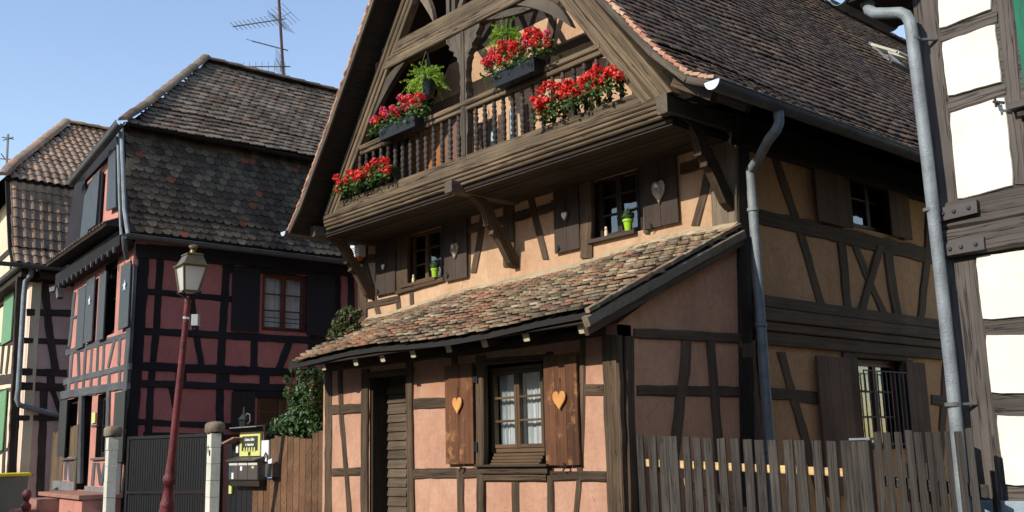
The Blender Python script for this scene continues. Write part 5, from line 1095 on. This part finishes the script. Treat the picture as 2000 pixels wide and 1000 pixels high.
# old plank fence on the left, bin, bollard
PFr = Fr((-24.2, 7.6, 0), (3.9, -.75, 0), (-.75, -3.9, 0)); OF = thing('plank_fence', (-22.3, 7.2, .4), 'old brown plank fence between the far house and the red house', 'fence')
n = 19
for k in range(n):
    u = 3.95*k/n; mb = MB(); mb.boxF(PFr, u+.003, u+3.95/n-.003, .35, 2.26+rng.uniform(-.03, .03)+(.03 if k > 9 else 0), -.012, .012+rng.uniform(0, .006)); part('plank', mb, M['fence_old'], OF)
mb = MB(); mb.boxF(PFr, 0, 3.95, .9, 1.0, -.06, -.014); part('rail', mb, M['fence_old'], OF)
bc = V((-22.2, 6.15, 0)); BN = thing('wheelie_bin', (bc.x, bc.y, .35), 'grey wheeled bin with a bright yellow lid at the left edge', 'bin'); BFr = Fr((bc.x, bc.y, 0), (1, .1, 0), (.1, -1, 0))
mb = MB(); mb.loft([[BFr.P(-.22, .36, -.25), BFr.P(-.22, .36, .25), BFr.P(.22, .36, .25), BFr.P(.22, .36, -.25)], [BFr.P(-.28, 1.34, -.30), BFr.P(-.28, 1.34, .33), BFr.P(.28, 1.34, .33), BFr.P(.28, 1.34, -.30)]]); part('body', mb, M['bin'], BN)
mb = MB(); mb.loft([[BFr.P(-.30, 1.32, .335), BFr.P(-.29, .38, .26), BFr.P(.0, .38, .26), BFr.P(.0, 1.32, .335)], [BFr.P(-.30, 1.32, .345), BFr.P(-.29, .38, .27), BFr.P(.0, .38, .27), BFr.P(.0, 1.32, .345)]]); part('front_panel', mb, M['bincream'], BN)
mb = MB(); mb.loft([[BFr.P(-.30, 1.34, w_), BFr.P(-.30, 1.385, w_), BFr.P(-.1, 1.415, w_), BFr.P(.1, 1.42, w_), BFr.P(.30, 1.40, w_), BFr.P(.31, 1.35, w_)] for w_ in (-.34, .36)]); part('lid', mb, M['yellow'], BN)
mb = MB(); mb.tube([BFr.P(-.2, 1.36, -.40), BFr.P(.2, 1.36, -.40)], .018, 8); part('handle', mb, M['bin'], BN)
for s in (-1, 1): mb = MB(); mb.lathe([(.1, -.03), (.1, .03)], BFr.P(s*.27, .45, -.22), 14, BFr.ax); part('wheel', mb, M['plastic_black'], BN)
cb = CAM+ray(53, 960)*(16.6/FPX); mb = MB(); mb.lathe([(.06, gz(cb.x)), (.055, cb.z-.30), (.075, cb.z-.28), (.08, cb.z-.22), (.05, cb.z-.19), (.035, cb.z-.15), (.055, cb.z-.12), (.072, cb.z-.06), (.065, cb.z-.01), (.03, cb.z+.03), (0, cb.z+.035)], (cb.x, cb.y, 0), 14)
single('bollard', mb, M['lampred'], (cb.x, cb.y, gz(cb.x)), 'dark red ball-topped bollard in front of the steps by the bin', 'bollard', smooth=True)
# ------------------------------------------------------------------ picket fence
PK = thing('picket_fence', (-5.5, 7.6, .1), 'weathered grey picket fence between the lean-to and the square post', 'fence')
a0 = V((-6.56, 7.36, 0)); a1 = V((-4.72, 7.93, 0)); d1 = (a1-a0).normalized(); P1F = Fr(a0, d1, (d1.y, -d1.x, 0))
xs = [197, 238, 288, 338, 384, 446, 496, 553, 609, 667, 727, 784, 847, 910, 972, 1040, 1106, 1182]; ws = [20, 36, 36, 36, 48, 32, 36, 38, 38, 40, 40, 42, 42, 42, 46, 42, 46, 54]; tp = [490, 493, 495, 497, 499, 501, 505, 508, 510, 511, 513, 515, 515, 517, 517, 518, 519, 518]
def picket(F, parent, u0, u1, top, th=.022, bot=.1, mat='picket', w_=0):
    c = (u1-u0)*.12; t2 = rng.uniform(-.008, .008); lean = rng.uniform(-.006, .006)
    mb = MB(); mb.loft([[F.P(u0+lean*k, v, w_-th/2), F.P(u0+lean*k, v, w_+th/2-.003), F.P(u0+.004+lean*k, v, w_+th/2), F.P(u1-.004+lean*k, v+t2*(k > 2), w_+th/2), F.P(u1+lean*k, v+t2*(k > 2), w_+th/2-.003), F.P(u1+lean*k, v+t2*(k > 2), w_-th/2)] for k, v in enumerate((bot, bot+.5, top-.4, top))], u0=rng.random()*9)
    return part('picket', mb, M[mat], parent)
for x, w_, t in zip(xs, ws, tp):
    a = P1F.un(*zG(x-w_/2, t)); b = P1F.un(*zG(x+w_/2, t)); picket(P1F, PK, a[0], b[0], (a[1]+b[1])/2)
def rail(F, parent, pa, pb, h, w0=-.05, mat='picket_new', dz=0):
    a = V((*F.un(*pa), 0)); b = V((*F.un(*pb), 0)); mb = MB(); mb.bar(F.P(a.x, a.y, w0), F.P(b.x, b.y, w0), h, .035, F.n, .004); return part('rail', mb, M[mat], parent)
rail(P1F, PK, zG(190, 618), zG(1200, 668), .07, -.034)
rail(P1F, PK, zG(205, 600), zG(740, 862), .06, -.070)
mb = MB(); a = P1F.un(*zG(1208, 520)); b = P1F.un(*zG(1290, 522)); P1v = a[1]
mb.boxF(P1F, a[0], b[0], .1, P1v, -.10, .03, .008); sp = single('fence_post', mb, M['picket'], P1F.P((a[0]+b[0])/2, .1, 0), 'thick square grey fence post with a flat metal cap where the fence turns', 'post')
mb = MB(); mb.boxF(P1F, a[0]-.012, b[0]+.012, P1v+.002, P1v+.022, -.11, .042, .004); part('post_cap', mb, M['zinc'], sp)
P2 = thing('picket_gate', (-3.8, 7.3, .1), 'weathered picket section from the square post to the white house downpipe', 'fence')
c0 = P1F.P(b[0]+.03, 0, -.02); c1 = V((-2.95, 6.52, 0)); d2 = (c1-c0).normalized(); P2F = Fr(c0, d2, (d2.y, -d2.x, 0))
zQ = Zm(1560, 660, 4.168)
xs = [(600, 665, 768), (680, 748, 768), (770, 835, 764), (850, 920, 750), (930, 1002, 767), (1018, 1088, 764), (1098, 1160, 762), (1185, 1245, 760), (1262, 1328, 762), (1345, 1405, 738)]
for x0, x1, t in xs:
    a = P2F.un(*zQ(x0, t)); b = P2F.un(*zQ(x1, t)); picket(P2F, P2, a[0]+(b[0]-a[0])*.30, a[0]+(b[0]-a[0])*.80, (a[1]+b[1])/2, .026)
P3F = Fr(P2F.P(0, 0, -.20), P2F.ax, P2F.n); P3F.o.z = 0
for k in range(13):
    u = .05+.15*k; picket(P3F, P2, u, u+.075, 1.42+rng.uniform(-.02, .02), .022)
L2_ = (c1-c0).length
for v in (.5, 1.28): mb = MB(); mb.bar(P2F.P(0, v, -.05), P2F.P(L2_, v, -.05), .08, .04, P2F.n); part('rail', mb, M['picket'], P2)
# ------------------------------------------------------------------ hearts and small things on the house
def heart(F, x, y, size, mat, lab, group, z=ID, w_=.085, th=.018, tip=1.15, depth=.0, string=True):
    u, v = F.un(*z(x, y), w_); pts = []
    for k in range(28):
        t = 2*math.pi*k/28; pts.append((u+size*.5*math.sin(t)**3, v+size*.5*tip*(13*math.cos(t)-5*math.cos(2*t)-2*math.cos(3*t)-math.cos(4*t))/15))
    mb = MB(); cx, cy = u, v; ins = [(cx+(a-cx)*.86, cy+(b-cy)*.86) for a, b in pts]
    mb.loft([[F.P(a, b, w_-th/2) for a, b in pts], [F.P(a, b, w_+th/4) for a, b in pts], [F.P(a, b, w_+th/2) for a, b in ins]])
    o = single('heart_ornament', mb, mat, F.P(u, v, w_), lab, 'ornament', group)
    if string:
        sb = MB(); sb.tube([F.P(u, v+size*.42, w_), F.P(u, v+size*1.15, w_-.015)], .004, 5); part('string', sb, M['iron'], o)
    return o, (u, v)
heart(FL, 924, 417, .165, M['heart'], 'carved orange wooden heart on the left shutter of the ground-floor window', 'carved wooden hearts on the lower shutters', zA, tip=1.2)
heart(FL, 1477, 388, .185, M['heart'], 'carved orange wooden heart on the right shutter of the ground-floor window', 'carved wooden hearts on the lower shutters', zA, tip=1.1)
def wicker(F, x, y, size, z, lab):
    o, (u, v) = heart(F, x, y, size, M['wicker'], lab, 'decorative hearts on the upper shutters', z, th=.03, tip=1.5)
    r2 = random.Random(int(x)); mb = MB()
    for k in range(26):
        a = r2.uniform(0, 6.3); rr = size*.36*math.sqrt(r2.random()); c = F.P(u+rr*math.cos(a), v+rr*1.2*math.sin(a)+.01, .105); q = V((r2.uniform(-1, 1), r2.uniform(-.3, .3), r2.uniform(-1, 1)))*.035
        mb.tube([c-q, c+V((0, -.012, 0)), c+q], .006, 5)
    part('twigs', mb, M['wicker'], o, kind='stuff'); mb = MB(); mb.lathe([(0, .0), (.03, .006), (.034, .014), (0, .02)], F.P(u-.01, v+.05, .10), 8, F.n); part('white_bow', mb, M['white'], o)
def whiteheart(F, x, y, size, z, lab):
    o, (u, v) = heart(F, x, y, size, M['shutter_low'], lab, 'decorative hearts on the upper shutters', z, th=.022, tip=1.3)
    mb = MB(); pts = [(u+size*.33*math.sin(t)**3, v+size*.33*1.2*(13*math.cos(t)-5*math.cos(2*t)-2*math.cos(3*t)-math.cos(4*t))/15) for t in [2*math.pi*k/20 for k in range(20)]]
    mb.ext(F, pts, .09, .106); part('white_heart', mb, M['white'], o)
whiteheart(FM, 556, 415, .12, zC, 'small white heart on the leftmost upper shutter'); wicker(FM, 962, 318, .17, zC, 'wicker heart with white bow on the shutter right of the left upper window')
whiteheart(FM, 210, 390, .14, zE, 'small white heart on the shutter left of the right upper window'); wicker(FM, 583, 290, .20, zE, 'large wicker heart on the rightmost upper shutter')
def cactus(F, x, y, z, lab, s=1.0, vz=0):
    u, v = F.un(*z(x, y), .03); v = vz; P_ = thing('potted_plant', F.P(u, v, .03), lab, 'potted plant', 'small green pots on the upper window sills'); b = F.P(u, v, .03); mb = MB()
    mb.lathe([(.036*s, 0), (.052*s, .10*s), (.060*s, .10*s), (.060*s, .125*s), (.050*s, .125*s), (.0, .115*s)], b, 16); part('pot', mb, M['green_pot'], P_, True)
    mb = MB(); r2 = random.Random(int(x)); c = b+V((0, 0, .165*s))
    for k in range(70):
        d = V((r2.gauss(0, 1), r2.gauss(0, 1), r2.gauss(0, 1)+.3)).normalized(); p = c+V((d.x*.06, d.y*.06, d.z*.055))*s; e = d.orthogonal().normalized(); f = d.cross(e); q = .02*s
        mb.poly([p+e*q+d*.004, p+f*q, p-e*q+d*.004, p-f*q]); mb.poly([p+d*.02*s+e*q*.6, p-e*q*.5+f*q*.5, p-f*q*.7])
    mb.lathe([(.0, -.05*s), (.045*s, -.03*s), (.056*s, .0), (.045*s, .03*s), (0, .05*s)], c, 10); part('foliage', mb, M['cactus'], P_, kind='stuff')
    mb = MB(); q = c+V((.01, 0, .06*s))
    for k in range(6): mb.poly([q, q+V((math.cos(k)*.02, math.sin(k)*.02, .03)), q+V((math.cos(k+.6)*.02, math.sin(k+.6)*.02, .03))])
    part('flower', mb, M['bloom_pink'], P_)
cactus(FM, 852, 516, zC, 'lime green pot with a round cactus on the left upper window sill', 1.1, wLU[2]+.013); cactus(FM, 465, 476, zE, 'lime green pot with a small leafy plant on the right upper window sill', 1.15, wRU[2]+.013)
for x, y, z, lab in ((728, 538, zC, 'small cream figurine on the left upper window sill'), (377, 496, zE, 'small cream figurine on the right upper window sill')):
    u, v = FM.un(*z(x, y), .04); v = (wLU if z is zC else wRU)[2]+.012; b = FM.P(u, v, .04); mb = MB(); mb.lathe([(.024, 0), (.026, .05), (.018, .075), (.012, .08), (.018, .09), (.020, .105), (.012, .12), (0, .125)], b, 10); single('figurine', mb, M['cream_fig'], b, lab, 'figurine', 'figurines on the upper sills', True)
u, v = FM.un(708, 502); AB = thing('alarm_siren', FM.P(u, v, .1), 'white alarm siren box with an orange lens at the upper left of the salmon house', 'alarm'); mb = MB(); mb.boxF(FM, u-.13, u+.13, v-.02, v+.20, .02, .16, .01); part('housing', mb, M['white'], AB)
mb = MB(); mb.loft([[FM.P(u-.11, v-.02, .03), FM.P(u-.11, v-.02, .15), FM.P(u+.11, v-.02, .15), FM.P(u+.11, v-.02, .03)], [FM.P(u-.06, v-.08, .05), FM.P(u-.06, v-.08, .12), FM.P(u+.06, v-.08, .12), FM.P(u+.06, v-.08, .05)]]); part('lens', mb, M['orange'], AB)
for k in range(4): mb = MB(); mb.boxF(FM, u-.08, u+.08, v+.04+.03*k, v+.055+.03*k, .16, .164); part('louvre', mb, M['zinc'], AB)
# ------------------------------------------------------------------ flowers
def leafmb(r2, n=6):
    pass
def geranium(p0, p1, zb, zt, depth, nb, cols, lab, box=True, seed=1, spill=.1, bs=.043, grp='geranium planters on the balcony'):
    """p0-p1 base line of the planting; zb box bottom, zt plant top"""
    r2 = random.Random(seed); p0 = V(p0); p1 = V(p1); L = (p1-p0).length; d = (p1-p0).normalized(); n = V((0, -1, 0))
    G_ = thing('flower_box', p0.lerp(p1, .5), lab, 'flower box', grp); top = p0.z+(.16 if box else .03)
    if box:
        mb = MB(); bx = Fr(p0, d, n); bx.o.z = 0
        mb.loft([[bx.P(.03, p0.z, -depth*.35), bx.P(.03, p0.z, depth*.35), bx.P(L-.03, p0.z, depth*.35), bx.P(L-.03, p0.z, -depth*.35)], [bx.P(0, top, -depth*.5), bx.P(0, top, depth*.5), bx.P(L, top, depth*.5), bx.P(L, top, -depth*.5)]]); part('planter_box', mb, M['plastic_black'], G_)
        mb = MB(); mb.ringF(Fr(p0+V((0, 0, 0)), d, V((0, 0, 1))), 0, 0.01, 0, .01, .002, 0, .002); 
        mb = MB(); mb.bar(bx.P(-.01, top, depth*.5), bx.P(L+.01, top, depth*.5), .02, .02); mb.bar(bx.P(-.01, top, -depth*.5), bx.P(L+.01, top, -depth*.5), .02, .02); part('rim', mb, M['plastic_black'], G_)
    c = p0.lerp(p1, .5); c = V((c.x, c.y, top)); hz_ = zt-top; fo = MB(); fo.useR = True
    for k in range(int((760 if box else 800)*L/1.2)):
        t = r2.uniform(-1, 1); a = r2.uniform(0, 2*math.pi); rr = r2.random()**.4; hh = (1-abs(t)**3*.45)
        p = c+d*(t*(L/2+spill))+n*(math.cos(a)*rr*(depth*.5+.06))+V((0, 0, abs(math.sin(a))*rr*hz_*hh*1.0-(.10*r2.random() if box and math.cos(a) > .3 else 0)))
        s = r2.uniform(.016, .030); nn = V((r2.gauss(0, .6)+t*.4, r2.gauss(0, .6)-.8*math.cos(a), r2.gauss(0, .5)+.9)).normalized(); e = nn.orthogonal().normalized(); f = nn.cross(e); b = len(fo.v)
        pts = [p+e*s*math.cos(q)+f*s*math.sin(q)+nn*(.25*s if q % 2 else 0) for q in [i*2*math.pi/6 for i in range(6)]]
        fo.v += [tuple(x) for x in pts]; fo.face(range(b, b+6)); fo.rnd += [r2.random()]*6
    for k in range(18):
        t = r2.uniform(-1, 1)*.9; q = c+d*(t*L/2); b0 = len(fo.v); fo.tube([q, q+V((r2.uniform(-.08, .08), r2.uniform(-.1, .02), hz_*.8))], .004, 4); fo.rnd += [.3]*(len(fo.v)-b0)
    part('foliage', fo, M['leaf'], G_, kind='stuff')
    for k in range(nb):
        t = -1+2*(k+.5)/nb+r2.uniform(-.13, .13); t = max(-1.05, min(1.05, t)); fr = r2.random()
        p = c+d*(t*(L/2+spill*.9))+n*(r2.uniform(-.02, 1)*(depth*.5+.05))+V((0, 0, hz_*(1-abs(t)**3*.3)*(.35+.68*fr)))
        bl = MB(); bl.useR = True; R_ = bs*r2.uniform(.75, 1.2)
        for j in range(46):
            q = V((r2.gauss(0, 1), r2.gauss(0, 1), r2.gauss(0, .8)+.25)).normalized(); o = p+q*R_*r2.uniform(.75, 1.05); s = R_*.34; e = q.orthogonal().normalized(); f = q.cross(e); b = len(bl.v); th = r2.random()*6
            bl.v += [tuple(o+(e*math.cos(th+i*math.pi/2.5)+f*math.sin(th+i*math.pi/2.5))*s*(1 if i % 2 else .8)+q*(.012*(i % 2))) for i in range(5)]; bl.face(range(b, b+5)); bl.rnd += [r2.random()]*5
        part('bloom', bl, M[cols[r2.randrange(len(cols))]], G_)
    return G_
YB_ = 8.08
def bxy(x, y, w_): u, v = FB.un(x, y, w_); return FB.P(u, v, w_)
A = bxy(752, 276, .10); B2 = bxy(812, 250, .10); zz = (A.z+B2.z)/2-.0
geranium((A.x-.05, 8.10, zz), (B2.x+.1, 8.10, zz), zz, zz+.50, .20, 30, ['bloom_red', 'bloom_pink', 'bloom_pink'], 'black planter of pink and red geraniums on the left part of the balcony rail', seed=3, spill=.2)
A = bxy(975, 172, .10); B2 = bxy(1045, 145, .10); zz = (A.z+B2.z)/2
geranium((A.x-.02, 8.10, zz), (B2.x+.1, 8.10, zz), zz, zz+.56, .22, 44, ['bloom_red', 'bloom_red', 'bloom_red', 'bloom_pink'], 'black planter overflowing with red geraniums on the middle of the balcony rail', seed=5, spill=.22)
geranium((-12.95, 8.12, 5.485), (-11.75, 8.12, 5.485), 0, 5.86, .18, 26, ['bloom_red'], 'row of scarlet geraniums at the left end of the balcony sill', False, 8, .14, .055)
geranium((-8.45, 8.12, 5.485), (-7.35, 8.12, 5.485), 0, 5.89, .18, 34, ['bloom_red'], 'row of scarlet geraniums at the right end of the balcony sill', False, 9, .14, .060)
def fern(x, y, s, lab, seed):
    u, v = FB.un(x, y, -.02); c = FB.P(u, v, -.02); r2 = random.Random(seed); P_ = thing('hanging_fern', c, lab, 'hanging basket', 'ferns hanging under the collar beam')
    mb = MB(); mb.lathe([(.075*s, -.10*s), (.10*s, .09*s), (.112*s, .09*s), (.112*s, .12*s), (.095*s, .12*s), (0, .10*s)], c, 16); part('pot', mb, M['plastic_black'], P_, True)
    mb = MB()
    for k in range(3): a = k*2.1; mb.tube([c+V((math.cos(a)*.1*s, math.sin(a)*.1*s, .12*s)), V((c.x, c.y, 7.28))], .004, 5)
    part('hanger', mb, M['iron'], P_)
    fo = MB(); fo.useR = True; t0 = c+V((0, 0, .10*s))
    for k in range(150):
        a = r2.uniform(0, 2*math.pi); ln = r2.uniform(.10, .27)*s; up = r2.uniform(.0, 1.0); droop = r2.uniform(.6, 2.2); rv = r2.random()
        for j in range(1, 15):
            t = j/14; p = t0+V((math.cos(a)*ln*t*(1.15-.45*up), math.sin(a)*ln*t*(1.15-.45*up), ln*(up*t*1.2-droop*.45*t*t)))
            for h in range(7):
                q = V((r2.gauss(0, 1), r2.gauss(0, 1), r2.gauss(0, 1)+.3)).normalized()*r2.uniform(.012, .03)*s; e = q.orthogonal().normalized()*.0035*s; b = len(fo.v)
                fo.v += [tuple(p-e), tuple(p+e), tuple(p+q)]; fo.face((b, b+1, b+2)); fo.rnd += [min(1, rv*.6+.4*r2.random())]*3
    for k in range(26):
        x_ = r2.uniform(-.04, .05); b0 = V((c.x+x_, c.y-.1*s, c.z+.1*s)); L_ = r2.uniform(.2, .42)*s
        for j in range(10):
            p = b0-V((0, 0, L_*j/10))+V((r2.uniform(-.02, .02), r2.uniform(-.02, .02), 0)); b = len(fo.v); fo.v += [tuple(p), tuple(p+V((r2.uniform(-.03, .03), -.01, -.025))), tuple(p+V((r2.uniform(-.02, .02), .01, .02)))]; fo.face((b, b+1, b+2)); fo.rnd += [r2.random()]*3
    part('foliage', fo, M['fern'], P_, kind='stuff')
fern(834, 172, 1.28, 'feathery asparagus fern in a black hanging pot left of the carved post', 11)
fern(988, 92, 1.12, 'feathery asparagus fern in a black pot hanging right of the carved post', 12)
for x, y, lab in ((966, 262, 'pale blue cloth bottle standing behind the balusters right of the post'), (1003, 214, 'pale blue glass bottle behind the balusters below the middle planter')):
    u, v = FM.un(x, y, .3); b = FM.P(u, 5.10, .3); h_ = v-5.1+.12; mb = MB(); mb.lathe([(.05, 0), (.055, h_-.18), (.05, h_-.1), (.018, h_-.05), (.018, h_), (0, h_)], b, 12); single('blue_bottle', mb, paint('pale blue glass', (.32, .48, .60), .2, .05), b, lab, 'bottle', None, True)
# ------------------------------------------------------------------ shrub behind the brown fence, climbing branches over the roof
def leafcloud(blobs, n, size, mat, stems, name, lab, cat, loc, seed, group=None):
    r2 = random.Random(seed); T_ = thing(name, loc, lab, cat, group); fo = MB(); fo.useR = True; tot = sum(b[1]*b[2]*b[3] for b in blobs)
    for (c, rx, ry, rz) in blobs:
        for k in range(int(n*rx*ry*rz/tot)):
            d = V((r2.gauss(0, 1), r2.gauss(0, 1), r2.gauss(0, 1))).normalized()*r2.random()**.38; p = V(c)+V((d.x*rx, d.y*ry, d.z*rz))
            s = size*r2.uniform(.6, 1.3); nn = (V((d.x, d.y-.4, d.z+.5))+V((r2.gauss(0, .5), r2.gauss(0, .5), r2.gauss(0, .5)))).normalized(); e = nn.orthogonal().normalized(); e = (e*math.cos(k)+nn.cross(e)*math.sin(k)); f = nn.cross(e); b = len(fo.v)
            fo.v += [tuple(x) for x in (p-e*s, p+f*s*.42-e*s*.2-nn*s*.1, p+e*s, p-f*s*.42-e*s*.2-nn*s*.1)]; fo.face((b, b+1, b+2)); fo.face((b, b+2, b+3)); fo.rnd += [r2.random()]*4
    part('foliage', fo, M[mat], T_, kind='stuff')
    for pts, r_ in stems: mb = MB(); mb.tube(pts, [r_*(1-.7*i/(len(pts)-1)) for i in range(len(pts))], 6); part('stem', mb, M['stem'], T_, True)
    return T_
def at(x, y, D): return CAM+ray(x, y)*(D/FPX)
D0 = 14.9
bl = [(at(595, 815, D0), .34, .3, .36), (at(560, 835, D0), .30, .25, .22), (at(618, 760, D0-.2), .24, .3, .34), (at(585, 770, D0), .22, .25, .20), (at(618, 830, D0-.1), .24, .22, .25), (at(540, 845, D0), .16, .15, .12), (at(575, 715, D0-.5), .09, .1, .09), (at(600, 735, D0-.4), .12, .1, .1), (at(558, 740, D0), .07, .08, .06)]
leafcloud(bl, 3400, .044, 'shrub', [([at(600, 1010, D0), at(600, 900, D0), at(590, 800, D0), at(575, 715, D0-.4)], .03), ([at(612, 1010, D0), at(615, 860, D0), at(622, 740, D0-.3)], .03), ([at(590, 900, D0), at(560, 840, D0), at(532, 845, D0)], .018)], 'shrub', 'dense green shrub growing above the brown fence at the corner of the lean-to', 'shrub', at(600, 1010, D0), 4)
D1 = 14.6
bl = [(at(680, 615, D1), .19, .16, .14), (at(668, 632, D1), .16, .14, .14), (at(655, 650, D1-.2), .11, .12, .10), (at(692, 640, D1), .10, .14, .12), (at(645, 662, D1-.4), .07, .1, .06), (at(700, 610, D1), .06, .1, .08)]
leafcloud(bl, 900, .040, 'vine', [([at(700, 690, D1), at(690, 650, D1), at(675, 600, D1)], .014), ([at(700, 690, D1), at(670, 650, D1), at(645, 665, D1-.3)], .012), ([at(695, 660, D1), at(700, 620, D1), at(706, 597, D1)], .010)], 'climbing_plant', 'reddish green climbing plant leaning over the left end of the lean-to roof', 'climbing plant', at(700, 690, D1), 6)
bl = [(at(572, 708, D0-1.2), .05, .06, .05), (at(590, 735, D0-1.0), .08, .08, .10), (at(612, 745, D0-1.0), .07, .08, .12), (at(566, 760, D0-.8), .07, .08, .08)]
leafcloud(bl, 260, .038, 'vine', [([at(560, 800, D0-.7), at(570, 740, D0-1), at(572, 700, D0-1.2)], .009), ([at(600, 800, D0-.8), at(612, 740, D0-1)], .009)], 'climbing_tendrils', 'thin red-tinged tendrils hanging under the left eave of the lean-to', 'climbing plant', at(600, 800, D0-.8), 7)
# ------------------------------------------------------------------ antennas
def yagi(parent, p, d, L, n, el, axis, refl=None, name='antenna'):
    p = V(p); d = V(d).normalized(); axis = V(axis).normalized(); mb = MB(); mb.tube([p+d*.12, p-d*L], .014, 6); a = part(name, mb, M['alu'], parent)
    for k in range(n): c = p-d*(L*(k+.7)/n); mb = MB(); mb.tube([c-axis*el*(1-.25*k/n), c+axis*el*(1-.25*k/n)], .0065, 5); part('element', mb, M['alu'], a)
    if refl:
        for s in (-1, 1):
            o = axis.cross(d).normalized(); mb = MB()
            for j in range(5): q = p-d*(.10-.07*j if refl == 'v' else .1)+o*s*(.06+.11*j)*(1); mb.tube([q-axis*.28, q+axis*.28], .005, 5)
            mb.tube([p-d*.1, p+(o*s*.5)+d*(.18 if refl == 'v' else -.1)], .007, 5); part('reflector', mb, M['alu'], a, kind='stuff')
mt = V((-19.2, 11.66, 9.8)); X_, Y_, Z__ = proj(mt)
Da = Z__; base = at(556, 165, Da); topm = at(541, -60, Da)
AM = thing('roof_antenna', base, 'tall rusty antenna mast with three television aerials on the red house roof', 'antenna')
mb = MB(); mb.tube([base-V((0, 0, .2)), topm], .035, 8); part('mast', mb, M['rust'], AM)
def scr(x, y): return at(x, y, Da)
w1 = scr(548, 38); d_ = (scr(548, 38)-scr(455, 52)); yagi(AM, w1, d_, d_.length, 11, .16, (scr(475, 55)-scr(455, 35)+_f*.15), 'v')
w2 = scr(553, 96); d_ = (w2-scr(492, 80)); yagi(AM, w2, d_, d_.length, 5, .42, (scr(570, 92)-scr(520, 100)+_f*2.0))
w3 = scr(557, 130); d_ = (w3-scr(447, 130)); yagi(AM, w3, d_, d_.length, 9, .13, V((0, 0, 1)), 'f')
mb = MB(); c = scr(568, 157); mb.lathe([(.03, -.08), (.05, 0), (.03, .08)], c, 8, d_); mb.tube([scr(552, 153), c], .012, 6); part('amplifier', mb, M['zinc_light'], AM)
Df = proj(V((-27.6, 11, 10.9)))[2]+6
b2, t2 = at(15, 365, Df), at(16, 262, Df); AF = thing('far_antenna', b2, 'small distant aerial mast behind the far house at the left edge', 'antenna'); mb = MB(); mb.tube([b2-V((0, 0, 3)), t2], .04, 6); part('mast', mb, M['alu'], AF)
for (x0, y0_, x1, y1_) in ((4, 268, 27, 272), (6, 274, 26, 268), (-4, 310, 20, 311), (2, 300, 14, 316), (-2, 338, 22, 341), (4, 334, 18, 346)):
    mb = MB(); mb.tube([at(x0, y0_, Df), at(x1, y1_, Df)], .02, 5); part('element', mb, M['alu'], AF)
bpy.context.view_layer.update()
